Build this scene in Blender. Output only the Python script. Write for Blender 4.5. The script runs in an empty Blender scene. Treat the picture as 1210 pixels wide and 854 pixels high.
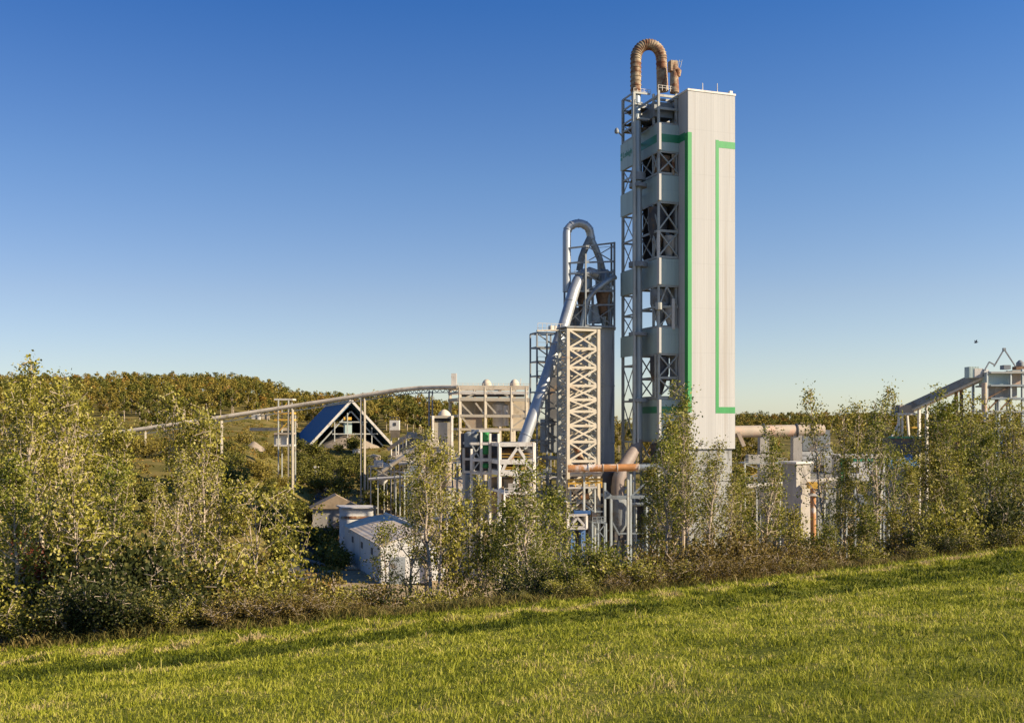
import bpy, math, random
import numpy as np
from mathutils import Vector, noise
R = math.radians
SC = bpy.context.scene
COL = SC.collection
K, CX, HZ = 1206.0, 605.0, 500.0

def P(x, y, Y):
    return Vector(((x - CX) / K * Y, Y, (HZ - y) / K * Y))

def sm(a, b, x):
    t = (x - a) / (b - a)
    t = 0.0 if t < 0 else 1.0 if t > 1 else t
    return t * t * (3 - 2 * t)

def lerp(a, b, t):
    return a + (b - a) * t

def prof(pts, Y):
    if Y <= pts[0][0]:
        return pts[0][1]
    for (a, za), (b, zb) in zip(pts, pts[1:]):
        if Y <= b:
            return lerp(za, zb, (Y - a) / (b - a))
    return pts[-1][1]

ZG = -31.5
PL = [(110, -31.5), (190, -28), (240, -20), (290, -11.5), (340, -9.5), (420, -8.5), (520, -4), (600, 4), (800, 25), (1000, 30), (1500, 10), (4000, -60)]
PM = [(100, -28.2), (196, -28.2), (216, -31.0), (250, -31.5), (300, -26.5), (340, -21), (372, -18.5), (394, -17), (412, -11), (480, -9.9), (560, -6), (650, 0), (800, 10), (1000, 14), (1500, 0), (4000, -60)]
PR = [(110, -31.5), (270, -31.5), (340, -29), (450, -23), (600, -15), (900, -5), (1200, 0), (1500, -4), (4000, -60)]

def edge_near(X):
    return 22 + .35 * X

def edge_far(u):
    u = max(-.75, min(.75, u))
    return 38.5 + 21.4 * u + 33.6 * u * u

def vfar(u):
    u = max(-.75, min(.75, u))
    return -.1808 + .1012 * u + .03 * u * u

def ground_far(u, Y):
    l, m, r = prof(PL, Y), prof(PM, Y), prof(PR, Y)
    if u < -.175:
        return lerp(m, l, sm(-.19, -.27, u))
    return lerp(m, r, sm(-.13, .03, u))

def G(X, Y):
    Y = max(Y, .5)
    u = X / Y
    u = max(-1.3, min(1.3, u))
    z1 = -1.7 + .0792 * X - .125 * Y
    en = edge_near(X)
    ef = edge_far(u)
    z = z1
    if Y > en:
        zc = -1.7 + .0792 * X - .125 * en - 1.1 * sm(en, en + .9, Y)
        f = min(1, (Y - en) / max(4, ef - en))
        z = lerp(zc, vfar(u) * ef, f) - .55 * sm(.0, .2, u) * math.exp(-((f - .62) / .10) ** 2)
        z += .10 * noise.noise(Vector((X * .8, Y * 1.2, 5))) * sm(0, .3, f)
    if Y > ef:
        ue = u * 1.0
        ze = vfar(u) * ef
        d = Y - ef
        zs = ze - .10 * min(d, 3) - .36 * max(0, d - 3)
        z = max(zs, ground_far(u, Y)) if Y < 200 else ground_far(u, Y)
    n = 0
    if Y < 60:
        n = .05 * noise.noise(Vector((X * .9, Y * .9, 0))) + .09 * noise.noise(Vector((X * .25, Y * .4, 3)))
    else:
        n = .5 * noise.noise(Vector((X * .03, Y * .03, 7))) + .2 * noise.noise(Vector((X * .15, Y * .15, 9)))
    return z + n

def GP(x, Y):
    X = (x - CX) / K * Y
    return Vector((X, Y, G(X, Y)))

# ------------------------------------------------------------------ materials
def new_mat(name):
    m = bpy.data.materials.new(name)
    m.use_nodes = True
    nt = m.node_tree
    return m, nt, nt.nodes, nt.links, nt.nodes['Principled BSDF']

def mat(name, col, rough=.6, metal=0.0, var=.18, scale=.5, stretch=1.0, stain=None, stain_amt=.5, stain_scale=.35, bump=0.0, ribs=None, spec=.5, seams=None):
    m, nt, N, L, b = new_mat(name)
    tc = N.new('ShaderNodeTexCoord')
    mp = N.new('ShaderNodeMapping')
    mp.inputs['Scale'].default_value = (scale, scale, scale / stretch)
    L.new(tc.outputs['Object'], mp.inputs['Vector'])
    nz = N.new('ShaderNodeTexNoise')
    nz.inputs['Scale'].default_value = 1.0
    nz.inputs['Detail'].default_value = 6
    nz.inputs['Roughness'].default_value = .65
    L.new(mp.outputs['Vector'], nz.inputs['Vector'])
    rp = N.new('ShaderNodeValToRGB')
    c0 = [c * (1 - var) for c in col]
    c1 = [min(1, c * (1 + var)) for c in col]
    rp.color_ramp.elements[0].position = .3
    rp.color_ramp.elements[1].position = .7
    rp.color_ramp.elements[0].color = (*c0, 1)
    rp.color_ramp.elements[1].color = (*c1, 1)
    L.new(nz.outputs['Fac'], rp.inputs['Fac'])
    out = rp.outputs['Color']
    if stain:
        mp2 = N.new('ShaderNodeMapping')
        mp2.inputs['Scale'].default_value = (stain_scale, stain_scale, stain_scale / stretch)
        mp2.inputs['Location'].default_value = (3.1, 1.7, 5.2)
        L.new(tc.outputs['Object'], mp2.inputs['Vector'])
        n2 = N.new('ShaderNodeTexNoise')
        n2.inputs['Scale'].default_value = 1
        n2.inputs['Detail'].default_value = 8
        n2.inputs['Roughness'].default_value = .7
        L.new(mp2.outputs['Vector'], n2.inputs['Vector'])
        r2 = N.new('ShaderNodeValToRGB')
        r2.color_ramp.elements[0].position = .62 - .25 * stain_amt
        r2.color_ramp.elements[1].position = .70 - .18 * stain_amt
        L.new(n2.outputs['Fac'], r2.inputs['Fac'])
        mx = N.new('ShaderNodeMixRGB')
        mx.inputs['Color2'].default_value = (*stain, 1)
        L.new(r2.outputs['Color'], mx.inputs['Fac'])
        L.new(out, mx.inputs['Color1'])
        out = mx.outputs['Color']
    if seams:
        sx = N.new('ShaderNodeSeparateXYZ')
        L.new(tc.outputs['Object'], sx.inputs[0])
        dv = N.new('ShaderNodeMath')
        dv.operation = 'DIVIDE'
        dv.inputs[1].default_value = seams
        L.new(sx.outputs['Z'], dv.inputs[0])
        fr = N.new('ShaderNodeMath')
        fr.operation = 'FRACT'
        L.new(dv.outputs[0], fr.inputs[0])
        lt_ = N.new('ShaderNodeMath')
        lt_.operation = 'LESS_THAN'
        lt_.inputs[1].default_value = .12 / seams
        L.new(fr.outputs[0], lt_.inputs[0])
        ml_ = N.new('ShaderNodeMath')
        ml_.operation = 'MULTIPLY'
        ml_.inputs[1].default_value = .14
        L.new(lt_.outputs[0], ml_.inputs[0])
        m3 = N.new('ShaderNodeMixRGB')
        m3.inputs['Color2'].default_value = (*[c * .45 for c in col], 1)
        L.new(ml_.outputs[0], m3.inputs['Fac'])
        L.new(out, m3.inputs['Color1'])
        out = m3.outputs['Color']
    L.new(out, b.inputs['Base Color'])
    b.inputs['Roughness'].default_value = rough
    b.inputs['Metallic'].default_value = metal
    b.inputs['Specular IOR Level'].default_value = spec
    last = None
    if bump:
        bp = N.new('ShaderNodeBump')
        bp.inputs['Strength'].default_value = bump
        bp.inputs['Distance'].default_value = .1
        L.new(nz.outputs['Fac'], bp.inputs['Height'])
        L.new(bp.outputs['Normal'], b.inputs['Normal'])
        last = bp
    if ribs:
        ang, period, strength, depth = ribs
        mr = N.new('ShaderNodeMapping')
        mr.vector_type = 'POINT'
        mr.inputs['Rotation'].default_value = (0, 0, -ang)
        L.new(tc.outputs['Object'], mr.inputs['Vector'])
        wv = N.new('ShaderNodeTexWave')
        wv.wave_type = 'BANDS'
        wv.bands_direction = 'X'
        wv.inputs['Scale'].default_value = 2 * math.pi / 20 / period
        L.new(mr.outputs['Vector'], wv.inputs['Vector'])
        bp = N.new('ShaderNodeBump')
        bp.inputs['Strength'].default_value = strength
        bp.inputs['Distance'].default_value = depth
        L.new(wv.outputs['Fac'], bp.inputs['Height'])
        if last:
            L.new(last.outputs['Normal'], bp.inputs['Normal'])
        L.new(bp.outputs['Normal'], b.inputs['Normal'])
    return m

UA = math.atan2(.327, .945)
MT = {
 'cream': mat('cream_cladding', (.46, .458, .438), .6, var=.09, scale=.9, stretch=45, stain=(.40, .38, .345), stain_amt=.35, stain_scale=.5, ribs=(UA, .42, .16, .04), spec=.2, seams=9.2),
 'grey_clad': mat('grey_cladding', (.38, .475, .44), .55, var=.08, seams=5, scale=.8, stretch=30, ribs=(UA, .6, .3, .05)),
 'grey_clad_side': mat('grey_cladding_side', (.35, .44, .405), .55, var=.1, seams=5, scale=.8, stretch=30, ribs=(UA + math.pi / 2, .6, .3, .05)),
 'green': mat('green_paint', (.035, .29, .075), .55, var=.2, scale=.5, stretch=10, stain=(.10, .30, .13), stain_amt=.2),
 'green_dark': mat('green_enamel', (.03, .22, .10), .4, var=.1),
 'steel': mat('pale_painted_steel', (.36, .37, .335), .5, var=.15, scale=.4, stain=(.25, .2, .15), stain_amt=.15),
 'white': mat('white_painted_steel', (.62, .58, .51), .5, var=.1, scale=.5, stain=(.42, .34, .25), stain_amt=.3),
 'bright': mat('bright_white_steel', (.74, .70, .62), .5, var=.1, scale=.5, stain=(.45, .36, .26), stain_amt=.25),
 'lattice': mat('cream_painted_steel', (.50, .44, .335), .55, var=.1, scale=.5, stain=(.4, .3, .2), stain_amt=.2),
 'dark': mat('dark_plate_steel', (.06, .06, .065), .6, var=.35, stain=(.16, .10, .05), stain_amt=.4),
 'grey_dark': mat('weathered_grey_steel', (.20, .22, .23), .55, var=.25, stain=(.14, .11, .08), stain_amt=.3),
 'duct': mat('galvanised_duct', (.38, .40, .41), .4, metal=.3, var=.12, scale=.5, stretch=3, stain=(.3, .32, .34), stain_amt=.3),
 'downpipe': mat('grey_duct_paint', (.30, .34, .35), .4, metal=.25, var=.12, stretch=8, stain=(.2, .2, .2), stain_amt=.3),
 'rust': mat('rusted_duct', (.38, .30, .19), .75, var=.35, scale=.9, stain=(.17, .06, .02), stain_amt=.72, stain_scale=.45, bump=.3),
 'rust_dark': mat('rusted_brown_steel', (.22, .13, .07), .8, var=.35, scale=1.2, stain=(.05, .04, .035), stain_amt=.5),
 'brown_duct': mat('brown_grey_duct', (.24, .19, .16), .6, var=.2, scale=.8, stain=(.30, .28, .26), stain_amt=.3),
 'orange': mat('orange_rust_pipe', (.46, .21, .07), .65, var=.25, scale=.8, stain=(.66, .62, .56), stain_amt=.45, stain_scale=.3),
 'yellow': mat('yellow_paint', (.62, .36, .05), .6, var=.15),
 'concrete': mat('weathered_concrete', (.40, .37, .32), .85, var=.2, scale=.35, stretch=3, stain=(.22, .2, .17), stain_amt=.4, bump=.2),
 'concrete_dark': mat('silo_concrete', (.34, .345, .33), .85, var=.2, scale=.35, stretch=6, stain=(.15, .15, .14), stain_amt=.4, bump=.2),
 'tan': mat('tan_concrete', (.42, .31, .19), .85, var=.2, scale=.5, stain=(.25, .19, .12), stain_amt=.4),
 'barn': mat('white_barn_metal', (.55, .54, .51), .6, var=.1, scale=.5, stretch=6, stain=(.45, .40, .33), stain_amt=.35),
 'barn_roof': mat('dusty_barn_roof', (.52, .42, .30), .75, var=.2, scale=.5, stain=(.62, .56, .47), stain_amt=.5, ribs=(R(18.9), .9, .4, .08)),
 'blue_roof': mat('blue_metal_roof', (.055, .15, .26), .9, var=.2, stain=(.09, .17, .25), stain_amt=.4, scale=.5, ribs=(R(15.7), 1.2, .4, .1)),
 'blue': mat('blue_steel', (.05, .13, .3), .5, var=.2),
 'pink': mat('dusty_pink_shell', (.40, .33, .25), .7, var=.12, scale=.3, stain=(.5, .33, .24), stain_amt=.4),
 'belt': mat('dusty_conveyor_cover', (.62, .53, .40), .75, var=.15, scale=.3, stain=(.42, .35, .25), stain_amt=.4),
 'pile': mat('stockpile_stone', (.30, .24, .17), .9, var=.3, scale=.5, bump=.6),
 'black': mat('coal_black', (.03, .032, .036), .9, var=.4, scale=.6, bump=.4),
 'bark': mat('pale_poplar_bark', (.46, .37, .27), .85, var=.35, scale=3, stain=(.12, .09, .06), stain_amt=.35, stain_scale=2.5),
 'bark_dark': mat('grey_brown_bark', (.15, .115, .08), .9, var=.35, scale=3),
 'asphalt': mat('asphalt', (.055, .055, .055), .9, var=.25, scale=.4, bump=.2),
 'rock': mat('pale_rock', (.45, .40, .31), .9, var=.25, scale=2, bump=.5),
 'bird': mat('slate_plumage', (.06, .09, .13), .8),
}

def leaf_mat(name, stops, trans=.3):
    m, nt, N, L, b = new_mat(name)
    at = N.new('ShaderNodeAttribute')
    at.attribute_name = 'tint'
    rp = N.new('ShaderNodeValToRGB')
    el = rp.color_ramp.elements
    while len(el) < len(stops):
        el.new(.5)
    for e, (p, c) in zip(el, stops):
        e.position = p
        e.color = (*c, 1)
    L.new(at.outputs['Fac'], rp.inputs['Fac'])
    L.new(rp.outputs['Color'], b.inputs['Base Color'])
    b.inputs['Roughness'].default_value = .6
    b.inputs['Specular IOR Level'].default_value = .18
    tr = N.new('ShaderNodeBsdfTranslucent')
    L.new(rp.outputs['Color'], tr.inputs['Color'])
    mx = N.new('ShaderNodeMixShader')
    mx.inputs['Fac'].default_value = trans
    L.new(b.outputs[0], mx.inputs[1])
    L.new(tr.outputs[0], mx.inputs[2])
    L.new(mx.outputs[0], N['Material Output'].inputs['Surface'])
    return m

LF = {
 'olive': leaf_mat('olive_leaves', [(0, (.05, .055, .008)), (.35, (.20, .19, .020)), (.62, (.38, .34, .045)), (1, (.55, .49, .18))]),
 'green': leaf_mat('green_leaves', [(0, (.04, .06, .010)), (.35, (.16, .18, .020)), (.7, (.31, .30, .045)), (1, (.48, .43, .16))]),
 'lime': leaf_mat('lime_leaves', [(0, (.08, .11, .015)), (.5, (.19, .20, .025)), (1, (.32, .30, .06))]),
 'brown': leaf_mat('brown_leaves', [(0, (.06, .045, .010)), (.5, (.19, .135, .028)), (1, (.33, .25, .07))]),
 'dark': leaf_mat('dark_leaves', [(0, (.025, .035, .010)), (.6, (.065, .075, .018)), (1, (.16, .14, .03))]),
 'gold': leaf_mat('gold_leaves', [(0, (.12, .08, .012)), (.5, (.26, .17, .02)), (1, (.38, .26, .05))]),
 'red': leaf_mat('red_leaves', [(0, (.08, .02, .012)), (.5, (.2, .05, .025)), (1, (.3, .11, .04))]),
 'forest_olive': leaf_mat('forest_olive_leaves', [(0, (.09, .075, .012)), (.5, (.23, .18, .028)), (1, (.36, .28, .06))], .15),
 'forest_green': leaf_mat('forest_green_leaves', [(0, (.045, .055, .010)), (.5, (.125, .125, .018)), (1, (.22, .19, .035))], .15),
 'forest_orange': leaf_mat('forest_orange_leaves', [(0, (.13, .075, .012)), (.5, (.27, .16, .028)), (1, (.38, .24, .06))], .15),
 'grass': leaf_mat('grass_blades', [(0, (.03, .045, .006)), (.22, (.11, .14, .010)), (.55, (.36, .37, .03)), (.84, (.52, .48, .09)), (1, (.56, .43, .2))], .35),
 'weed': leaf_mat('weed_blades', [(0, (.07, .08, .015)), (.5, (.17, .14, .035)), (1, (.34, .24, .09))], .3),
}

# ------------------------------------------------------------------ mesh builder
class MB:
    def __init__(s):
        s.v, s.f, s.t = [], [], []
    def add(s, vs, fs):
        b = len(s.v)
        s.v += [tuple(v) for v in vs]
        s.f += [tuple(b + i for i in f) for f in fs]
        return s
    def hexa(s, c):
        return s.add(c, [(0, 3, 2, 1), (4, 5, 6, 7), (0, 1, 5, 4), (1, 2, 6, 5), (2, 3, 7, 6), (3, 0, 4, 7)])
    def box(s, c, size, ax=None):
        c = Vector(c)
        u, w = ax if ax else (Vector((1, 0, 0)), Vector((0, 1, 0)))
        z = Vector((0, 0, 1))
        a, b, d = u * size[0] / 2, w * size[1] / 2, z * size[2] / 2
        return s.hexa([c - a - b - d, c + a - b - d, c + a + b - d, c - a + b - d, c - a - b + d, c + a - b + d, c + a + b + d, c - a + b + d])
    def beam(s, p, q, w=.3, h=None):
        p, q = Vector(p), Vector(q)
        h = h or w
        d = (q - p)
        if d.length < 1e-5:
            return s
        d.normalize()
        up = Vector((0, 0, 1)) if abs(d.z) < .95 else Vector((.378, -.926, 0))
        a = d.cross(up).normalized()
        b = a.cross(d).normalized()
        a, b = a * w / 2, b * h / 2
        return s.hexa([p - a - b, p + a - b, p + a + b, p - a + b, q - a - b, q + a - b, q + a + b, q - a + b])
    def tube(s, pts, r, n=14, cap=True):
        pts = [Vector(p) for p in pts]
        rs = r if isinstance(r, (list, tuple)) else [r] * len(pts)
        m = len(pts)
        tg = []
        for i in range(m):
            a = pts[max(0, i - 1)]
            b = pts[min(m - 1, i + 1)]
            tg.append((b - a).normalized())
        up = Vector((0, 1, 0)) if abs(tg[0].y) < .9 else Vector((1, 0, 0))
        vs, fs = [], []
        nrm = tg[0].cross(up).normalized()
        for i in range(m):
            nrm = (nrm - tg[i] * nrm.dot(tg[i])).normalized()
            bi = tg[i].cross(nrm)
            for k in range(n):
                a = 2 * math.pi * k / n
                vs.append(pts[i] + (nrm * math.cos(a) + bi * math.sin(a)) * rs[i])
        for i in range(m - 1):
            for k in range(n):
                k2 = (k + 1) % n
                fs.append((i * n + k, i * n + k2, (i + 1) * n + k2, (i + 1) * n + k))
        if cap:
            fs.append(tuple(range(n))[::-1])
            fs.append(tuple((m - 1) * n + k for k in range(n)))
        return s.add(vs, fs)
    def lathe(s, c, pf, n=20):
        c = Vector(c)
        vs, fs = [], []
        for r, z in pf:
            for k in range(n):
                a = 2 * math.pi * k / n
                vs.append(c + Vector((r * math.cos(a), r * math.sin(a), z)))
        for i in range(len(pf) - 1):
            for k in range(n):
                k2 = (k + 1) % n
                fs.append((i * n + k, i * n + k2, (i + 1) * n + k2, (i + 1) * n + k))
        fs.append(tuple(range(n))[::-1])
        fs.append(tuple((len(pf) - 1) * n + k for k in range(n)))
        return s.add(vs, fs)
    def prism(s, poly, vec):
        vec = Vector(vec)
        n = len(poly)
        vs = [Vector(p) for p in poly] + [Vector(p) + vec for p in poly]
        fs = [tuple(range(n))[::-1], tuple(range(n, 2 * n))]
        fs += [(i, (i + 1) % n, n + (i + 1) % n, n + i) for i in range(n)]
        return s.add(vs, fs)
    def build(s, name, m, parent=None, smooth=False, at=None, tint=None):
        o0 = Vector((0, 0, 0))
        if parent is not None:
            p = parent
            while p is not None:
                o0 += p.location
                p = p.parent
        elif at is not None:
            o0 = Vector(at)
        me = bpy.data.meshes.new(name)
        me.from_pydata([(x - o0.x, y - o0.y, z - o0.z) for x, y, z in s.v], [], s.f)
        if isinstance(m, (list, tuple)):
            for k in m:
                me.materials.append(k)
        else:
            me.materials.append(m)
        if tint is not None:
            at_ = me.attributes.new('tint', 'FLOAT', 'POINT')
            at_.data.foreach_set('value', np.asarray(tint, dtype=np.float32))
        o = bpy.data.objects.new(name, me)
        COL.objects.link(o)
        if parent is not None:
            o.parent = parent
        elif at is not None:
            o.location = o0
        if smooth:
            me.polygons.foreach_set('use_smooth', [True] * len(me.polygons))
            md = o.modifiers.new('edge', 'EDGE_SPLIT')
            md.split_angle = R(40)
        return o

def tag(o, label, cat, group=None):
    o['label'] = label
    o['category'] = cat
    if group:
        o['group'] = group
    return o

def thing(name, label, cat, loc=(0, 0, 0), group=None):
    o = bpy.data.objects.new(name, None)
    COL.objects.link(o)
    o.location = loc
    return tag(o, label, cat, group)

def copy_tree(root, loc, rz=0, sc=1.0, label=None, group=None):
    c = root.copy()
    COL.objects.link(c)
    c.location = loc
    c.rotation_euler = (0, 0, rz)
    c.scale = (sc, sc, sc) if not isinstance(sc, tuple) else sc
    if label:
        c['label'] = label
    if group:
        c['group'] = group
    for ch in list(root.children):
        k = ch.copy()
        COL.objects.link(k)
        k.parent = c
        for g in ch.children:
            d = g.copy()
            COL.objects.link(d)
            d.parent = k
    return c

def kind(o, k):
    o['kind'] = k
    return o

Uv, Wv = Vector((.945, .327, 0)).normalized(), Vector((-.327, .945, 0)).normalized()
AX = (Uv, Wv)
# ================================================================== PLANT
P0 = P(813, 500, 210)
def T(s, t, z, o=P0):
    return Vector((o.x, o.y, 0)) + Uv * s + Wv * t + Vector((0, 0, z))
def zy(y, Yd=212):
    return (HZ - y) / K * Yd

def lboxT(mb, s0, s1, t0, t1, z0, z1, o=P0):
    return mb.box(T((s0 + s1) / 2, (t0 + t1) / 2, (z0 + z1) / 2, o), (abs(s1 - s0), abs(t1 - t0), abs(z1 - z0)), AX)

def xbr(mb, a, b, z0, z1, w=.22, both=True):
    """X brace between two plan points"""
    A0, A1 = Vector((a.x, a.y, z0)), Vector((a.x, a.y, z1))
    B0, B1 = Vector((b.x, b.y, z0)), Vector((b.x, b.y, z1))
    mb.beam(A0, B1, w)
    if both:
        mb.beam(B0, A1, w * .9)

# ---------------------------------------------------------------- preheater tower
tw = thing('preheater_tower', 'tall cement tower with cream clad face, green stripes and open grey steel bays', 'tower', T(0, 0, ZG))
top = zy(107, 210)
lboxT(MB(), 0, 11.08, 0, 8, -5.3, top).build('clad_wall', MT['cream'], tw)
cap = lboxT(MB(), -.12, 11.2, -.12, 8.1, top + .003, top + .4)
cap.build('roof_trim', MT['white'], tw)
lboxT(MB(), .5, 10.6, .5, 8, ZG, -5.304).build('concrete_plinth', MT['concrete_dark'], tw)
m = MB()
for z in (-12, -19, -26):
    lboxT(MB(), .3, 10.8, .3, .497, z, z + 1.2).build('plinth_beam', MT['concrete_dark'], tw)
e = .03
st = [((0, .85), (156, 487), 0), ((6.45, 7.2), (162, 488), 0), ((7.203, 11.08), (163, 171), 0), ((7.203, 11.08), (480.5, 488), 0)]
for (s0, s1), (y0, y1), _ in st:
    lboxT(MB(), s0, s1, -e, -.002, zy(y1, 210), zy(y0, 210)).build('green_stripe', MT['green'], tw)
lboxT(MB(), -e, -.002, -e, 1.3, zy(487, 210), zy(156, 210)).build('green_stripe', MT['green'], tw)
FL, FT = -4.77, 3.9           # frame front-left corner
BT = 12.8                     # frame back
bands = [(146, 177.5), (206, 237), (305, 336), (387, 417), (472, 520)]
for y0, y1 in bands:
    lboxT(MB(), FL + .3, -.003, FT, FT + .12, zy(y1), zy(y0)).build('clad_panel', MT['grey_clad'], tw)
    lboxT(MB(), FL, FL + .12, FT + .3, BT - .8, zy(y1), zy(y0)).build('clad_panel', MT['grey_clad_side'], tw)
lboxT(MB(), FL + .32, -.03, FT - .03, FT - .002, zy(167), zy(157.5)).build('green_stripe', MT['green_dark'], tw)
lboxT(MB(), FL - .03, FL - .002, FT + .32, BT - .85, zy(167), zy(157.5)).build('green_stripe', MT['green_dark'], tw)
lboxT(MB(), FL + .32, -.03, FT - .03, FT - .002, zy(488), zy(480)).build('green_stripe', MT['green_dark'], tw)
lboxT(MB(), FL - .03, FL - .002, FT + .32, BT - .85, zy(488), zy(480)).build('green_stripe', MT['green_dark'], tw)
lboxT(MB(), -e, -.002, 1.302, FT - .04, zy(167), zy(157.5)).build('green_stripe', MT['green_dark'], tw)
lboxT(MB(), -e, -.002, 1.302, FT - .04, zy(488), zy(480)).build('green_stripe', MT['green_dark'], tw)
# corner trims that catch the sun
for y0, y1 in bands:
    lboxT(MB(), FL - .22, FL + .30, FT - .75, FT + .28, zy(y1), zy(y0)).build('corner_trim', MT['cream'], tw)
ztop = zy(110, 214)
cols = [(FL + .15, FT + .25), (FL + .25, 6.6), (FL + .25, BT - .3), (-.4, BT - .3), (5.5, BT - .3), (10.8, BT - .3), (-.45, FT + .5)]
for s, t in cols:
    lboxT(MB(), s - .22, s + .22, t - .22, t + .22, ZG, ztop).build('column', MT['steel'], tw)
lev = [112, 127, 145, 178, 204, 238, 272, 303, 337, 362, 386, 418, 446, 470, 521, 550, 588]
for y in lev:
    z = zy(y)
    m = MB()
    for t in (FT + .25, 6.6, BT - .3):
        m.beam(T(FL, t, z), T(-.05 if t < 8 else 10.9, t, z), .3, .5)
    for s in (FL + .15, -.3):
        m.beam(T(s, FT + .5, z + .01), T(s, BT, z + .01), .26, .46)
    m.build('floor_frame', MT['steel'], tw)
    if y in (127, 145, 178, 204, 238, 303, 337, 386, 418, 470):
        lboxT(MB(), FL + .5, -.1 if True else 11, FT + .6, BT - .6, z + .3, z + .42).build('floor_plate', MT['dark'], tw)
brr = [(178, 204), (238, 272), (272, 303), (337, 386), (418, 446), (446, 470), (521, 550), (550, 588)]
for y0, y1 in brr:
    m = MB()
    z0, z1 = zy(y1) + .2, zy(y0) - .2
    a, b, c = T(FL + .15, FT + .1, 0), T(-.2, FT + .1, 0), T(FL + .1, 6.6, 0)
    d = T(FL + .1, BT - .3, 0)
    if y0 == 337:
        zm = (z0 + z1) / 2
        mid = T(-2.8, FT + .1, 0)
        m.beam(Vector((a.x, a.y, zm)), Vector((mid.x, mid.y, z1)), .28)
        m.beam(Vector((b.x, b.y, zm)), Vector((mid.x, mid.y, z1)), .28)
        xbr(m, a, b, z0, zm, .26)
        m.beam(Vector((a.x, a.y, zm)), Vector((b.x, b.y, zm)), .3)
        MB().lathe(Vector((a.x, a.y - .1, zm - .8)), [(.05, 0), (.75, .05), (.75, 1.5), (.05, 1.55)], 10).build('gusset', MT['steel'], tw)
        xbr(m, a, c, z0, zm, .24)
    else:
        xbr(m, a, b, z0, z1, .28)
        xbr(m, a, c, z0, z1, .24, y0 != 238)
        xbr(m, c, d, z0, z1, .22)
    m.build('bracing', MT['steel'], tw)
# dark sheets standing in for shade inside the upper storeys; inner vessels
lboxT(MB(), FL + .5, 10.8, BT - .75, BT - .62, zy(300), zy(128)).build('shade_backing', MT['dark'], tw)
lboxT(MB(), -.9, -.7, FT + .8, BT - 1, zy(335), zy(147)).build('shade_backing', MT['dark'], tw)
for (s, t, yt, r, h, cone, k) in [(-2.6, 6.4, 180, 1.9, 3, 4, 'rust_dark'), (-3.4, 7, 240, 2.0, 4.5, 5, 'dark'), (-1.6, 5.2, 275, 1.2, 2.5, 2.5, 'concrete'),
                               (-2.8, 7, 338, 2.1, 3, 4.5, 'grey_dark'), (-1.6, 5, 362, 1.0, 2, 2, 'concrete'), (-3.2, 6.5, 419, 2.0, 3.5, 4.5, 'dark'), (-3, 6.5, 523, 2.1, 5, 4, 'dark')]:
    z = zy(yt) - .3
    MB().lathe(T(s, t, 0), [(r * .25, z - h - cone), (r, z - h), (r, z), (r * .5, z + .25)], 18).build('cyclone_vessel', MT[k], tw, True)
for (s, t, y0, y1, r, k) in [(-4.6, 4.2, 272, 306, .35, 'white'), (-1.3, 3.9, 352, 388, .4, 'white'), (-4.8, 5, 418, 470, .3, 'steel'), (-1.2, 4.2, 180, 205, .35, 'rust')]:
    MB().tube([T(s, t, zy(y1)), T(s, t, zy(y0))], r, 10).build('inner_pipe', MT[k], tw, True)
# top storey dark plant behind the frame
lboxT(MB(), -4.9, -.6, FT + 1.6, BT - 1.6, zy(135), zy(117)).build('machine_house', MT['grey_dark'], tw)
m = MB()
for s0, s1, t in ((FL, -.05, FT + .1), (FL - 3.95, FL, 7.4)):
    for dz in (.6, 1.1):
        m.beam(T(s0, t, ztop + dz), T(s1, t, ztop + dz), .06)
    for k in range(6):
        s = lerp(s0, s1, k / 5)
        m.beam(T(s, t, ztop), T(s, t, ztop + 1.12), .07)
m.build('handrail', MT['white'], tw)
# outer open bay
OS, OF, OB = FL - 3.95, 7.3, 12.7
for s, t in ((OS, OF), (OS, OB)):
    lboxT(MB(), s - .26, s + .26, t - .26, t + .26, ZG, zy(111, 215)).build('column', MT['steel'], tw)
for y in (111, 124, 141, 150, 163, 196, 209, 226, 252, 284, 319, 347, 372, 397, 432, 474, 522, 560, 588):
    z = zy(y, 215)
    m = MB()
    if y in (111, 124, 141, 588):
        m.beam(T(OS, OF, z), T(FL - .3, OF, z), .25, .4)
    m.beam(T(OS, OF, z + .01), T(OS, OB, z + .01), .22, .36)
    m.beam(T(OS, OB, z), T(FL, OB, z), .22, .36)
    m.build('floor_frame', MT['steel'], tw)
m = MB()
for y0, y1 in ((196, 226), (252, 284), (284, 319), (347, 372), (372, 397), (432, 474), (474, 522), (522, 560)):
    xbr(m, T(OS, OF, 0), T(OS, OB, 0), zy(y1, 215), zy(y0, 215), .17)
for y0, y1 in ((111, 124), (124, 141), (141, 163)):
    xbr(m, T(OS, OF, 0), T(OS, OB, 0), zy(y1, 215), zy(y0, 215), .15, False)
m.build('bracing', MT['steel'], tw)
for y0, y1 in ((165, 196.5), (226, 252), (319, 347), (397, 421)):
    lboxT(MB(), OS - .35, OS - .28, OF - .1, OB + .5, zy(y1, 215), zy(y0, 215)).build('clad_panel', MT['grey_clad_side'], tw)
for y, r in ((128, .5), (143, .5), (151, .5)):
    lboxT(MB(), OS + .3, FL - .4, OF + .4, OB - .2, zy(y, 215), zy(y, 215) + .12).build('floor_plate', MT['dark'], tw)
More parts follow.
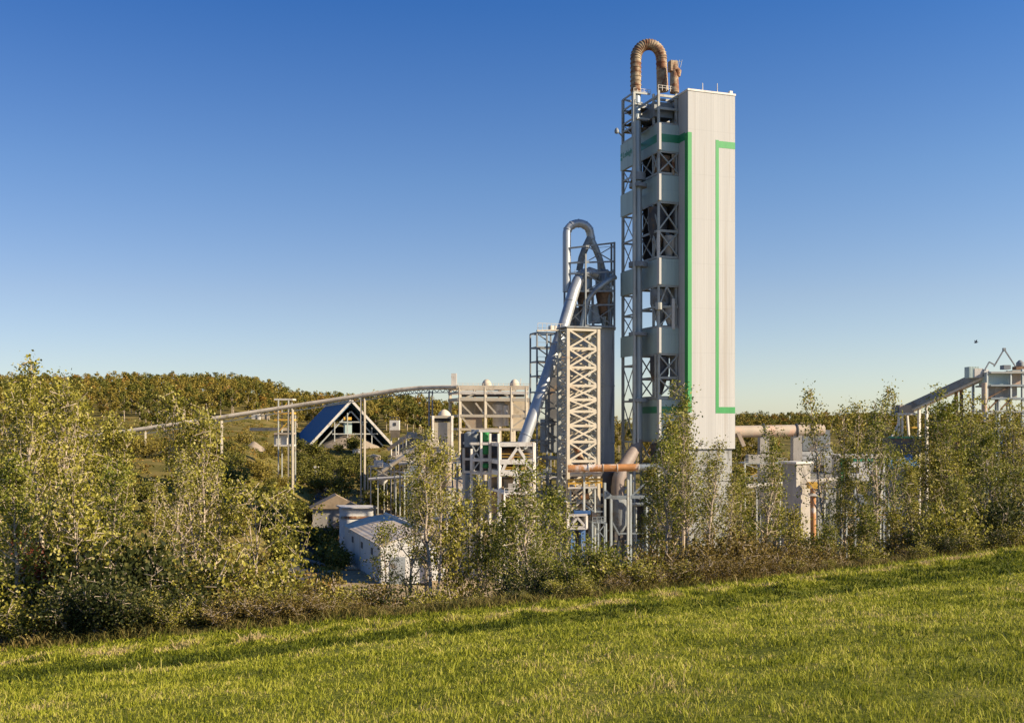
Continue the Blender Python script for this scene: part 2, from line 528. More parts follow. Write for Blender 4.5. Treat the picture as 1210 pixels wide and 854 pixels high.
# the green lettering on the uppermost side panel
def letters(txt, size, org, xdir, mt, parent, name='lettering'):
    cu = bpy.data.curves.new('font', 'FONT')
    cu.body = txt
    cu.size = size
    cu.extrude = .02
    ob = bpy.data.objects.new('font', cu)
    COL.objects.link(ob)
    dg = bpy.context.evaluated_depsgraph_get()
    dg.update()
    me = bpy.data.meshes.new_from_object(ob.evaluated_get(dg))
    xd = Vector(xdir).normalized()
    nd = xd.cross(Vector((0, 0, 1)))
    mb = MB()
    mb.add([Vector(org) + xd * v.co.x + Vector((0, 0, 1)) * v.co.y + nd * v.co.z for v in me.vertices], [tuple(p.vertices) for p in me.polygons])
    bpy.data.objects.remove(ob)
    bpy.data.curves.remove(cu)
    bpy.data.meshes.remove(me)
    return mb.build(name, mt, parent)
letters('Lehigh', 1.75, T(OS - .40, OB - .75, zy(182.5, 215)), -Wv, MT['green_dark'], tw)
em = MB()
ec = T(OS - .38, OB + .02, zy(182, 215))
for dz in (-.55, .35):
    em.box(ec + Vector((0, 0, dz + .4)), (.06, .75, .62), AX)
em.build('emblem', MT['green_dark'], tw)
# roof masts and lamp
for s, h in ((5.1, 2.7), (8.6, 3.0)):
    MB().tube([T(s, 3, top + .3), T(s, 3, top + .3 + h)], [.11, .08], 8).build('antenna', MT['white'], tw)
lboxT(MB(), 10.2, 10.9, .6, 1.3, top + .4, top + 1.2).build('roof_vent', MT['white'], tw)
lboxT(MB(), 6.6, 7.2, 2.6, 3.2, top + .4, top + .9).build('roof_vent', MT['white'], tw)
MB().lathe(P(728.7, 155, 214) + Vector((0, 0, -.6)), [(.1, 0), (.42, .15), (.5, .6), (.3, 1.1), (.08, 1.3)], 12).build('warning_lamp', MT['grey_dark'], tw, True)
m = MB()
m.beam(P(728.7, 154, 214), T(OS, OB, zy(154, 214)), .22)
m.build('lamp_bracket', MT['steel'], tw)

# ---------------------------------------------------------------- downcomer duct with rusty gooseneck
dd = thing('downcomer_duct', 'rusty ribbed gooseneck duct on the tall tower, running down as a grey pipe', 'duct', T(-7.0, 7.4, ZG))
YA, YB = 215.5, 216.3
def arch(xl, xr, yb_l, yb_r, ytop, ry, Y0, Y1, n=18):
    pts = [P(xl, yb_l, Y0)]
    cx, rx = (xl + xr) / 2, (xr - xl) / 2
    for k in range(n + 1):
        a = math.pi * (1 - k / n)
        f = k / n
        pts.append(P(cx + rx * math.cos(a), ytop + ry * (1 - math.sin(a)), lerp(Y0, Y1, f)))
    pts.append(P(xr + 1.5, yb_r, Y1))
    return pts
gp = arch(751.3, 781.5, 112, 108, 52.8, 17, YA, YB)
rad = [1.1] * (len(gp) - 1) + [1.25]
# denser legs so that the ribs read
MB().tube(gp, rad, 22).build('gooseneck', MT['rust'], dd, True)
m = MB()
def ring_at(m, p, d, r, th=.14, w=.16):
    m.tube([p - d * w / 2, p + d * w / 2], r, 22)
gn = dd.children[0]
dense = []
for a, b in zip(gp, gp[1:]):
    L_ = (b - a).length
    k = max(1, int(L_ / .9))
    for i in range(k):
        dense.append((a.lerp(b, i / k), (b - a).normalized()))
for p, d in dense[1:]:
    ring_at(m, p, d, 1.2)
m.build('rib', MT['rust'], gn, True)
pv = MB()
pv.tube([P(797, 110, 214), P(796.5, 78, 214)], [1.0, .8], 12)
pv.box(P(795, 79, 214), (1.6, 1.4, 2.2), AX)
pv.build('relief_vent', MT['rust'], dd, True)
fl = MB().lathe(P(800, 85, 214), [(.1, -1.2), (.7, -1), (.95, .2), (.3, .9)], 12)
fl.build('vent_flap', MT['rust'], dd, True)
wm = MB()
for dx in (-2, 2, 5):
    wm.beam(P(799 + dx, 80, 214), P(801 + dx, 71, 214), .07)
wm.beam(P(797, 73, 214), P(806, 73, 214), .06)
wm.build('vane', MT['steel'], dd)
# straight lower pipe
px = 753.6
MB().tube([P(751.5, 113, YA), P(752.2, 200, YA), P(753.6, 212, YA), P(754.2, 522, YA)], [1.0, 1.0, .92, .92], 20).build('straight_pipe', MT['downpipe'], dd, True)
for y0, y1, r in ((205, 214, 1.6), (218, 222, 1.9), (310, 316, 2.0), (393, 397, 2.0), (471, 475, 2.0)):
    MB().lathe(P(754, y0, YA) - Vector((0, 0, 0)), [(.95, zy(y1) - zy(y0)), (r, zy(y1) - zy(y0)), (r, 0), (.95, 0)], 20).build('service_ring', MT['grey_dark'], dd, True)
MB().tube([P(753.5, 470, YA - 1.2), P(753.8, 530, YA - 1.3)], .25, 8).build('drain_pipe', MT['duct'], dd, True)
pts = [P(754, 520, YA), P(751, 529, YA - 1), P(744, 540, YA - 3), P(736, 553, YA - 5), P(731, 566, YA - 6), P(729.5, 578, YA - 6.3), P(729.5, 589, YA - 6.3)]
MB().tube(pts, [.95, 1.15, 1.35, 1.4, 1.35, 1.3, 1.25], 20).build('elbow', MT['brown_duct'], dd, True)

# ---------------------------------------------------------------- elbow support frame and hopper
YS = 204
sf = thing('duct_support_frame', 'grey steel frame with hopper under the brown duct elbow, beside the orange pipe', 'steel frame', GP(735, YS))
zb = GP(735, YS).z
for x, y0 in ((714.5, 570), (745, 560), (764, 588), (722, 588)):
    for dY in (0, 6):
        MB().beam(Vector((P(x, y0, YS).x + dY * -.3, YS + dY, P(x, y0, YS).z)), Vector((P(x, y0, YS).x + dY * -.3, YS + dY, zb)), .45).build('column', MT['downpipe'], sf)
m = MB()
for dY in (0, 6):
    o = Vector((-.3 * dY, dY, 0))
    m.beam(P(716, 587, YS) + o, P(770, 587, YS) + o, .5, .6)
    m.beam(P(745, 587, YS) + o, P(764, 569, YS) + o, .35)
    m.beam(P(724, 587, YS) + o, P(713, 577, YS) + o, .35)
    m.beam(P(721, 612, YS) + o, P(732, 632, YS) + o, .3)
    m.beam(P(732, 630, YS) + o, P(764, 630, YS) + o, .3)
    m.beam(P(680, 588, YS) + o, P(702, 604, YS) + o, .35)
    m.beam(P(703, 604, YS) + o, P(714, 604, YS) + o, .3)
m.build('bracing', MT['downpipe'], sf)
for x in (703, 764):
    MB().beam(P(x, 604, YS), Vector((P(x, 604, YS).x, YS, zb)), .4).build('column', MT['downpipe'], sf)
MB().lathe(P(731, 612, YS + 3), [(1.0, -2.6), (1.8, -1.2), (1.9, 3.4), (1.4, 3.9)], 16).build('hopper', MT['grey_dark'], sf, True)
MB().box(P(697, 597, YS + 9), (10, 6, 14), AX).build('machine_house', MT['dark'], sf)
MB().box(P(752, 610, YS + 9), (13, 5, 9), AX).build('machine_house', MT['dark'], sf)

# ---------------------------------------------------------------- orange pipe
op = thing('orange_pipe', 'long horizontal orange and white rust-streaked pipe at the foot of the towers', 'pipe', GP(722, 200))
MB().tube([P(671, 553.5, 200), P(755, 552, 200)], .72, 14).build('pipe', MT['orange'], op, True)
MB().tube([P(755.1, 552, 200), P(783, 551.5, 200)], .62, 14).build('pipe_end', MT['downpipe'], op, True)
for x in (695, 712, 729, 754):
    MB().tube([P(x, 553, 200), P(x + 1, 553, 200)], .86, 14).build('flange', MT['white'], op, True)
for x in (690, 742):
    a = P(x, 556, 201)
    MB().beam(a, Vector((a.x, a.y, GP(x, 201).z)), .4).build('support_post', MT['steel'], op)
m = MB()
m.tube([P(674, 560.5, 201.5), P(711, 560, 201.5)], .45, 10)
m.build('lower_pipe', MT['white'], op, True)
plat = thing('yellow_walkway', 'short yellow walkway under the orange pipe', 'walkway', GP(690, 202))
MB().beam(P(671, 576, 202), P(705, 575, 202), 2.2, .35).build('deck', MT['white'], plat)
m = MB()
for x0, y0, x1, y1 in ((671, 571, 711, 569.5), (671, 567, 712, 566)):
    m.beam(P(x0, y0, 201), P(x1, y1, 201), .22, .4)
for x in (672, 680, 688, 696, 704, 711):
    m.beam(P(x, 576, 201), P(x, 566.5, 201), .15)
m.beam(P(688, 568, 201), P(700, 561, 201), .3)
m.build('railing', MT['yellow'], plat)
MB().tube([P(686, 587, 203), P(696, 586, 203)], .55, 10).build('motor', MT['orange'], plat, True)
for x in (674, 703):
    a = P(x, 576, 202)
    MB().beam(a, Vector((a.x, a.y, GP(x, 202).z)), .3).build('support_post', MT['steel'], plat)

# small white trussed gantry on dark blue legs
YT = 198
sg = thing('trussed_gantry', 'small white trussed box gantry standing on dark blue legs', 'gantry', GP(683, YT))
m = MB()
for dY in (0, 2.5):
    o = Vector((0, dY, 0))
    for a, b in (((670, 609), (694, 608)), ((670, 624), (694, 624)), ((671, 609), (671, 624)), ((693, 609), (693, 624)), ((673, 623), (682, 612)), ((682, 611), (691, 621))):
        m.beam(P(*a, YT) + o, P(*b, YT) + o, .42)
for x, y in ((671, 609), (693, 609), (671, 624), (693, 624)):
    m.beam(P(x, y, YT), P(x, y, YT) + Vector((0, 2.5, 0)), .35)
m.build('truss_frame', MT['white'], sg)
for x in (676, 688):
    a = P(x, 624, YT + 1)
    MB().beam(a, Vector((a.x, a.y, GP(x, YT + 1).z)), .9).build('leg', MT['blue'], sg)
MB().box(P(688, 605, YT + 2.2), (3.2, 1.5, .6)).build('roof', MT['blue'], sg)

# ---------------------------------------------------------------- silo
YC = 224
so = P(694, 500, YC)
sl = thing('blending_silo', 'dark round concrete silo standing behind the cream lattice tower', 'silo', Vector((so.x, so.y, GP(694, YC).z)))
zs0, zs1 = GP(694, YC).z, zy(390, YC)
MB().lathe(Vector((so.x, so.y, 0)), [(5.95, zs0 - 1), (5.95, zs1)], 40).build('shell', MT['concrete_dark'], sl, True)
MB().lathe(Vector((so.x, so.y, 0)), [(6.2, zs1 + .003), (6.3, zs1 + .5), (5.4, zs1 + .6)], 40).build('roof_slab', MT['grey_dark'], sl, True)
for dy in (.28, .52, .76):
    z = lerp(zs0, zs1, dy)
    MB().lathe(Vector((so.x, so.y, 0)), [(5.93, z), (6.03, z + .05), (6.03, z + .3), (5.93, z + .35)], 40).build('band', MT['concrete_dark'], sl, True)
# cyclone station on top of silo
cs = thing('cyclone_station', 'grey cyclone station with silver hoop duct, on top of the dark silo', 'cyclone station', Vector((so.x, so.y, zs1 + .6)))
YQ = 213
c4 = {}
for nm, x, Yq in (('a', 667, 210.5), ('b', 692, 209.5), ('c', 726, 211.5), ('d', 722.5, 217.5), ('e', 672, 217)):
    Yq += 7
    c4[nm] = (x, Yq)
    yt = {'a': 293, 'b': 300, 'c': 286, 'd': 288, 'e': 296}[nm]
    MB().beam(P(x, 388, Yq), P(x, yt, Yq), .34).build('column', MT['grey_dark'], cs)
for ys in ((294, 287), (311, 309), (324, 321), (344, 344), (361, 360), (386, 386)):
    m = MB()
    seq = ['a', 'b', 'c', 'd', 'e', 'a']
    for k in range(5):
        (x0, Y0), (x1, Y1) = c4[seq[k]], c4[seq[k + 1]]
        f = lambda x: lerp(ys[0], ys[1], (x - 667) / 59)
        m.beam(P(x0, f(x0), Y0), P(x1, f(x1), Y1), .24, .34)
    m.build('floor_frame', MT['grey_dark'], cs)
m = MB()
for (n0, n1, y0, y1) in (('b', 'c', 310, 290), ('b', 'c', 344, 324), ('b', 'c', 386, 362), ('a', 'b', 386, 362), ('c', 'd', 344, 322), ('c', 'd', 386, 345), ('e', 'd', 386, 345)):
    (x0, Y0), (x1, Y1) = c4[n0], c4[n1]
    m.beam(P(x0, y0, Y0), P(x1, y1, Y1), .2)
    m.beam(P(x0, y1, Y0), P(x1, y0, Y1), .2)
for (n0, n1) in (('b', 'c'), ('a', 'b'), ('c', 'd')):
    (x0, Y0), (x1, Y1) = c4[n0], c4[n1]
    for yy in (291, 308, 320):
        m.beam(P(x0, yy + 3, Y0), P(x1, yy, Y1), .09)
    for k in range(5):
        xx, YY = lerp(x0, x1, k / 4), lerp(Y0, Y1, k / 4)
        m.beam(P(xx, 325, YY), P(xx, 318, YY), .09)
m.build('bracing', MT['grey_dark'], cs)
for x, Yc, k in ((690, 220, 'downpipe'), (713, 221, 'downpipe')):
    c = P(x, 500, Yc)
    MB().lathe(Vector((c.x, c.y, 0)), [(.35, zy(387, Yc)), (.5, zy(378, Yc)), (1.75, zy(345, Yc)), (1.8, zy(324, Yc)), (1.1, zy(319, Yc))], 20).build('cyclone', MT[k], cs, True)
    MB().lathe(Vector((c.x, c.y, 0)), [(.75, zy(374, Yc)), (1.79, zy(346, Yc)), (1.78, zy(345, Yc))], 20).build('rust_band', MT['rust_dark'], cs, True)
for x, y0, y1, Yq in ((679, 330, 386, 219), (700, 340, 386, 218), (719, 345, 386, 220), (707, 300, 330, 219)):
    MB().tube([P(x, y0, Yq), P(x + 1, y1, Yq)], .3, 8).build('inner_pipe', MT['grey_dark'], cs, True)
MB().box(P(684, 375, 221), (3, 2.4, 4), AX).build('machine_house', MT['grey_dark'], cs)
MB().box(P(704, 372, 222), (2.6, 2.4, 3.6), AX).build('machine_house', MT['downpipe'], cs)
hp = arch(669.7, 697.5, 345, 284, 264, 12.5, 218, 219.5, 16)
hp[-1] = P(699, 283, 219.5)
MB().tube(hp, .88, 18).build('hoop_duct', MT['duct'], cs, True)
MB().tube([P(697.5, 281, 219.4), P(692, 292, 219.4), P(687, 305, 219.6), P(684.5, 320, 220)], [.8, .75, .7, .7], 14).build('branch_duct', MT['grey_dark'], cs, True)
MB().tube([P(698, 282, 219.6), P(704, 294, 219.8), P(709, 307, 220.4), P(712.5, 320, 221)], [.8, .75, .7, .7], 14).build('branch_duct', MT['downpipe'], cs, True)
MB().tube([P(727, 327, 219), P(716, 333, 218), P(703, 343, 217.5), P(693, 356, 217), P(688, 386, 217)], .62, 12).build('return_duct', MT['downpipe'], cs, True)
MB().tube([P(684, 322, 219), P(680, 334, 219), P(676, 352, 219), P(675, 386, 219)], .5, 12).build('return_duct', MT['grey_dark'], cs, True)
MB().tube([P(720, 326, 222), P(722, 350, 222), P(716, 386, 222)], .45, 12).build('return_duct', MT['rust'], cs, True)
for k in range(3, len(hp) - 1, 3):
    d = (hp[k + 1] - hp[k - 1]).normalized()
    ring_at_ = MB().tube([hp[k] - d * .09, hp[k] + d * .09], .97, 18)
    ring_at_.build('flange', MT['duct'], cs, True)

# big slanting pipe
sp = thing('slanting_duct', 'long shiny slanting duct running down beside the cream lattice tower', 'duct', GP(617, 206))
pts = [P(706, 325, 219.5), P(698, 322.5, 219.2), P(690, 324, 218.6), P(683.5, 331, 217.8), P(678, 344, 216.8), P(666, 385, 213.5), P(652, 427, 210), P(636, 474, 206.5), P(620, 518, 204), P(616, 530, 203.6)]
MB().tube(pts, [1.1, 1.2, 1.25, 1.25, 1.25, 1.2, 1.2, 1.2, 1.2, 1.1], 20).build('pipe', MT['duct'], sp, True)
for f in (.12, .3, .48, .62, .76, .88):
    k = f * (len(pts) - 1)
    i = int(k)
    p = pts[i].lerp(pts[i + 1], k - i)
    d = (pts[i + 1] - pts[i]).normalized()
    MB().tube([p - d * .12, p + d * .12], 1.32, 20).build('flange', MT['duct'], sp, True)
MB().tube([P(616, 531, 203.6), P(617, 545, 203.6), P(617, 556, 203.6)], [.9, .6, .6], 14).build('outlet', MT['white'], sp, True)
MB().box(P(653, 388, 212.5), (1.4, 1.4, 1.1), AX).build('junction_box', MT['white'], sp)
a = P(618, 556, 203.6)
MB().beam(a, Vector((a.x, a.y, GP(618, 203.6).z)), .6).build('support_post', MT['steel'], sp)

# ---------------------------------------------------------------- lattice tower
YL = 203
lo = P(671, 500, YL)
def TL(s, t, z):
    return T(s, t, z, lo)
lt = thing('lattice_tower', 'cream cross-braced lattice tower in front of the dark silo', 'lattice tower', TL(0, 0, GP(671, YL).z))
zb = GP(685, YL).z
LS, LTd = 6.6, 4.6
yl = [389, 411.5, 434, 455.5, 472, 486, 503, 522, 545, 575, 605]
for s in (0, LS):
    for t in (0, LTd):
        MB().box(TL(s, t, (zb + zy(388, YL)) / 2), (.62, .62, zy(388, YL) - zb), AX).build('column', MT['lattice'] if t == 0 else MT['steel'], lt)
for y0, y1 in zip(yl, yl[1:]):
    z1, z0 = zy(y0, YL), zy(y1, YL)
    for t in (0, LTd):
        m = MB()
        xbr(m, TL(0, t, 0), TL(LS, t, 0), z0, z1, .38)
        m.beam(TL(0, t, z1), TL(LS, t, z1), .36, .5)
        m.build('lattice', MT['lattice'], lt)
    for s in (0, LS):
        m = MB()
        zm = (z0 + z1) / 2
        for za, zc in ((z0, zm), (zm, z1)):
            xbr(m, TL(s, 0, 0), TL(s, LTd, 0), za, zc, .24)
            m.beam(TL(s, 0, zc), TL(s, LTd, zc), .24, .3)
        m.build('side_lattice', MT['steel'], lt)
MB().tube([TL(2.6, 2.2, zy(528, YL)), TL(3.8, 1.2, zy(549, YL))], .62, 12).build('chute', MT['rust'], lt, True)
m = MB().box(TL(3.3, 2.3, zy(387.5, YL) + .25), (7.6, 5.4, .3), AX)
m.build('top_platform', MT['grey_dark'], lt)

# stair frame beside slanting pipe
YF = 211
fo = P(634.5, 500, YF)
def TF(s, t, z):
    return T(s, t, z, fo)
ff = thing('stair_frame', 'slim dark grey stair frame behind the slanting duct', 'steel frame', TF(0, 0, GP(640, YF).z))
zb = GP(645, YF).z
for s, t, y in ((0, 0, 393), (2.2, 0, 393), (4.6, 0, 391), (0, 4, 393), (4.6, 4, 391)):
    MB().beam(TF(s, t, zb), TF(s, t, zy(y, YF)), .3).build('column', MT['grey_dark'], ff)
for y in (393, 410, 427, 444, 463, 482, 500, 520, 540, 560, 582, 604):
    z = zy(y, YF)
    m = MB()
    for t in (0, 4):
        m.beam(TF(0, t, z), TF(4.6, t, z), .2, .3)
    for s in (0, 4.6):
        m.beam(TF(s, 0, z), TF(s, 4, z), .2, .3)
    m.beam(TF(0, .4, z), TF(4.6, .4, z - 3), .5, .14)
    for s in (.2, 2.2, 4.4):
        m.beam(TF(s, 0, z), TF(s, 0, z + 1), .07)
    m.beam(TF(0, 0, z + 1), TF(4.6, 0, z + 1), .07)
    m.build('stair_flight', MT['grey_dark'], ff)
MB().box(TF(6, 5, zy(462, YF)), (3.5, 3, 15), AX).build('bucket_elevator', MT['dark'], ff)
MB().box(TF(3.4, 2.2, zy(515, YF)), (2.6, 3, 7), AX).build('machine_house', MT['grey_dark'], ff)
m = MB()
m.beam(TF(-.2, -.4, zy(391, YF)), TF(6, -.4, zy(389, YF)), .5, .3)
for k in range(7):
    m.beam(TF(k, -.5, zy(390, YF)), TF(k, -.5, zy(382, YF)), .07)
m.beam(TF(0, -.5, zy(382, YF)), TF(6, -.5, zy(382, YF)), .08)
m.build('railing', MT['lattice'], ff)
def post(parent, x, y, Y, w=.4, mt='white', name='column', dx=0, dY=0, zb=None):
    a = P(x, y, Y) + Vector((dx, dY, 0))
    z = G(a.x, a.y) if zb is None else zb
    return MB().beam(a, Vector((a.x, a.y, z - .3)), w).build(name, MT[mt], parent)

# ---------------------------------------------------------------- open white process frame (in front of the mill)
YO = 199
pf = thing('process_frame', 'white open three-level steel frame with green vessels, at the foot of the slanting duct', 'steel frame', GP(600, YO))
for x, y0 in ((590.5, 524), (631, 523), (611, 552)):
    for dY in (0, 7):
        post(pf, x, y0, YO, .55, 'bright', dx=-.3 * dY, dY=dY)
for y, h in ((525, .7), (545.5, .8), (558.5, .9), (580, .5)):
    m = MB()
    o = Vector((-2.1, 7, 0))
    m.beam(P(589, y, YO), P(632, y - .4, YO), .6, h * 1.2)
    m.beam(P(589, y, YO) + o, P(632, y, YO) + o, .6, h * 1.2)
    for x in (590.5, 631):
        m.beam(P(x, y + .1, YO), P(x, y + .1, YO) + o, .4, h)
    m.build('floor_frame', MT['bright'], pf)
    MB().hexa([P(592, y, YO) + Vector((0, .4, .1)), P(630, y, YO) + Vector((0, .4, .1)), P(630, y, YO) + Vector((-2, 6.6, .1)), P(592, y, YO) + Vector((-2, 6.6, .1)),
               P(592, y, YO) + Vector((0, .4, .22)), P(630, y, YO) + Vector((0, .4, .22)), P(630, y, YO) + Vector((-2, 6.6, .22)), P(592, y, YO) + Vector((-2, 6.6, .22))]).build('floor_plate', MT['tan'], pf)
m = MB()
for a, b in (((601, 544), (612, 528)), ((612, 528), (622, 544)), ((593, 558), (598, 547)), ((622, 547), (630, 557)), ((604, 580), (612, 560)), ((628, 575), (622, 560))):
    m.beam(P(*a, YO), P(*b, YO), .55)
m.build('bracing', MT['bright'], pf)
m = MB()
for y in (536, 539.5, 552, 554):
    m.beam(P(591, y, YO - .1), P(631, y, YO - .1), .12)
m.build('handrail', MT['yellow'], pf)
for x, y, k in ((600, 540, 'rust_dark'), (615, 552, 'pink'), (624, 540, 'dark'), (603, 573, 'tan')):
    MB().lathe(P(x, y, YO + 4), [(.2, -2.2), (1.3, -1.2), (1.3, 1.2), (.3, 1.7)], 14).build('vessel', MT[k], pf, True)
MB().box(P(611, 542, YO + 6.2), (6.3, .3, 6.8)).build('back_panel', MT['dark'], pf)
MB().box(P(604, 584, YO + 9), (8, 5, 7)).build('machine_house', MT['tan'], pf)

YV = 204
pg = thing('vessel_frame', 'grey-white open frame holding stacked bright green vessels', 'steel frame', GP(570, YV))
for x, y0 in ((557, 530), (568.5, 510), (589, 512), (579, 512)):
    for dY in (0, 6):
        post(pg, x, y0, YV, .42, 'white', dx=-.3 * dY, dY=dY)
for y in (509, 524, 543.5, 559):
    m = MB()
    o = Vector((-1.8, 6, 0))
    x0 = 566 if y < 520 else 556
    m.beam(P(x0, y, YV), P(590, y, YV), .4, .5)
    m.beam(P(x0, y, YV) + o, P(590, y, YV) + o, .4, .5)
    m.beam(P(568.5, y + .1, YV), P(568.5, y + .1, YV) + o, .35, .4)
    m.build('floor_frame', MT['white'], pg)
m = MB()
for a, b in (((557, 543), (568, 526)), ((568, 543), (558, 526)), ((557, 558), (567, 545))):
    m.beam(P(*a, YV), P(*b, YV), .25)
m.build('bracing', MT['steel'], pg)
for y0, y1 in ((511, 522), (527, 537), (548, 553)):
    c = P(574, y1, YV + 1.5)
    MB().lathe(c, [(.3, 0), (.75, .2), (.75, zy(y0, YV) - zy(y1, YV)), (.3, zy(y0, YV) - zy(y1, YV) + .2)], 14).build('green_vessel', MT['green'], pg, True)
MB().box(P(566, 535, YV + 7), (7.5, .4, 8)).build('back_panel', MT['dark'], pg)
MB().box(P(575, 590, YV + 5), (7.5, 4, 7.5)).build('machine_house', MT['grey_dark'], pg)
for x in (554, 560):
    MB().lathe(P(x, 519, YV + 2), [(.9, -1.5), (.9, 1.2), (.3, 1.6)], 12).build('vessel', MT['grey_dark'], pg, True)

# ---------------------------------------------------------------- mill building far behind
YM = 300
ml = thing('mill_building', 'cream open-framed mill building with pale tank, at the high end of the conveyor', 'mill', GP(575, YM))
for x in (543.5, 573.5, 604.5, 622):
    for dY in (0, 12):
        post(ml, x, 457, YM, .75, 'lattice', dx=-.3 * dY, dY=dY)
for y, h, k in ((457.5, 1.2, 'belt'), (463.5, .8, 'white'), (471.5, 1.0, 'lattice'), (491, .8, 'lattice'), (507, .7, 'lattice')):
    m = MB()
    o = Vector((-3.6, 12, 0))
    m.beam(P(541, y, YM), P(625, y + .6, YM), .8, h)
    m.beam(P(541, y, YM) + o, P(625, y, YM) + o, .8, h)
    for x in (543.5, 604.5):
        m.beam(P(x, y, YM), P(x, y, YM) + o, .6, h * .8)
    m.build('floor_frame', MT[k], ml)
m = MB()
for a, b in (((544, 476), (558, 490)), ((544, 490), (556, 506)), ((574, 475), (586, 488)), ((590, 462), (604, 470)), ((573, 490), (562, 476)), ((604, 476), (622, 488)), ((604, 505), (622, 492)), ((546, 472), (565, 463))):
    m.beam(P(*a, YM), P(*b, YM), .5)
m.build('bracing', MT['lattice'], ml)
MB().lathe(P(590.5, 504, YM + 4), [(1.8, 0), (2.1, .5), (2.1, 6.6), (1.2, 7.4)], 20).build('tank', MT['white'], ml, True)
MB().lathe(P(598, 503, YM + 2), [(.8, 0), (.8, 6.0), (.4, 6.3)], 14).build('tank', MT['white'], ml, True)
MB().box(P(613, 490, YM + 4), (3.7, 3.7, 8.4)).build('tan_bin', MT['belt'], ml)
MB().box(P(560, 499, YM + 5), (5, 4, 5)).build('machine_house', MT['pink'], ml)
MB().box(P(585, 482, YM + 12.5), (21, .4, 6)).build('back_panel', MT['belt'], ml)
MB().box(P(582, 467.5, YM + 6), (19, 10, .5)).build('floor_plate', MT['dark'], ml)
MB().box(P(536.5, 449.5, YM + 3), (1.6, 1.6, 4.2)).build('stair_head', MT['white'], ml)
for x in (575, 608):
    MB().lathe(P(x, 456, YM + 3), [(1.4, 0), (1.4, .8), (.9, 1.6), (.35, 2.0)], 14).build('filter_cap', MT['belt'], ml, True)
m = MB()
for x in range(541, 626, 6):
    m.beam(P(x, 457, YM - .2), P(x, 452.6, YM - .2), .1)
m.beam(P(541, 453, YM - .2), P(625, 453.4, YM - .2), .1)
m.beam(P(615, 456, YM), P(615.4, 447, YM), .12)
m.build('handrail', MT['belt'], ml)
# small feeder house lower left of the mill
YH = 290
fh = thing('feeder_house', 'small pale feeder house with dark top opening and domed cap', 'shed', GP(524, YH))
post(fh, 511.5, 491, YH, .6)
post(fh, 534, 491, YH, .6)
MB().box(P(522.5, 492.5, YH + 3), (6.4, 5.5, .7)).build('roof', MT['lattice'], fh)
MB().box(P(522.5, 496, YH + 3.2), (5.2, 5, .9)).build('opening', MT['black'], fh)
MB().box(P(524, 512, YH + 3.2), (4.8, 4.6, 6.5)).build('wall', MT['lattice'], fh)
MB().lathe(P(525, 491, YH + 3), [(1.9, 0), (1.7, .7), (1.0, 1.4), (.3, 1.8)], 14).build('dome_cap', MT['belt'], fh, True)
# belt conveyor with curve
cv = thing('belt_conveyor', 'very long tan belt conveyor climbing from the wooded hill to the mill', 'conveyor', GP(345, 365))
cpts = [(60, 522, 318), (150, 509.5, 316), (245, 495.5, 314), (345, 480, 312), (430, 467, 309), (470, 461, 307), (500, 458.2, 305), (541, 457.5, 300)]
def catmull(pts, n=6):
    out = []
    q = [pts[0] * 2 - pts[1]] + pts + [pts[-1] * 2 - pts[-2]]
    for i in range(1, len(q) - 2):
        for k in range(n):
            t = k / n
            a, b, c, d = q[i - 1], q[i], q[i + 1], q[i + 2]
            out.append(((b * 2) + (c - a) * t + (a * 2 - b * 5 + c * 4 - d) * t * t + (b * 3 - a - c * 3 + d) * t ** 3) * .5)
    return out + [pts[-1]]
cp = catmull([P(*c) for c in cpts])
for a, b in zip(cp, cp[1:]):
    n = max(1, int((b - a).length / 14))
    for i in range(n):
        p, q = a.lerp(b, i / n), a.lerp(b, (i + 1) / n)
        MB().tube([p, q - (q - p) * .01], .66, 10).build('gallery_cover', MT['belt'], cv, True)
m = MB()
tot = []
for a, b in zip(cp, cp[1:]):
    n = max(2, int((b - a).length / 3))
    tot += [a.lerp(b, i / n) for i in range(n)]
tot.append(cp[-1])
dn = Vector((0, 0, -1.5))
for i, (p, q) in enumerate(zip(tot, tot[1:])):
    m.beam(p + dn, q + dn, .22)
    m.beam(p + (dn if i % 2 else Vector((0, 0, -.5))), q + (Vector((0, 0, -.5)) if i % 2 else dn), .16)
m.build('truss', MT['grey_dark'], cv)
for x, Y, w in ((172, 315.5, .6), (262, 313.6, .7), (346, 312, .65), (431, 309, .55), (426.5, 309.2, .4), (341, 312.2, .45), (507, 304.5, .4), (511, 304, .35)):
    z = P(x, 500, Y)
    # height of the belt at that pixel column
    for (x0, y0, Y0), (x1, y1, Y1) in zip(cpts, cpts[1:]):
        if x0 <= x <= x1:
            yy = lerp(y0, y1, (x - x0) / (x1 - x0))
    a = P(x, yy + 4, Y)
    MB().beam(a, Vector((a.x, a.y, G(a.x, a.y) - .5)), w).build('support_leg', MT['lattice'] if x < 500 else MT['grey_dark'], cv)
# transfer station with yellow decks
YY = 320
ts = thing('transfer_station', 'slim pale transfer station with yellow decks under the conveyor, beside the blue roof', 'transfer station', GP(338, YY))
for x, y0 in ((329, 472), (341, 472), (345, 490)):
    for dY in (0, 5):
        post(ts, x, y0, YY, .4, 'steel', dY=dY)
for y, k in ((472, 'white'), (488, 'yellow'), (496, 'yellow'), (512, 'pink'), (526, 'white')):
    MB().box(P(337, y, YY + 2.5), (5.8, 5.4, .55)).build('deck', MT[k], ts)
m = MB()
for a, b in (((329, 488), (341, 474)), ((329, 510), (341, 498)), ((322, 484), (329, 492))):
    m.beam(P(*a, YY), P(*b, YY), .3)
m.build('bracing', MT['yellow'], ts)
MB().box(P(333, 519, YY + 2.5), (4, 3.8, 3.6)).build('housing', MT['white'], ts)
MB().beam(P(296, 507, YY + 8), P(340, 507, YY + 6), 1.6, 1.0).build('feeder_belt', MT['belt'], ts)

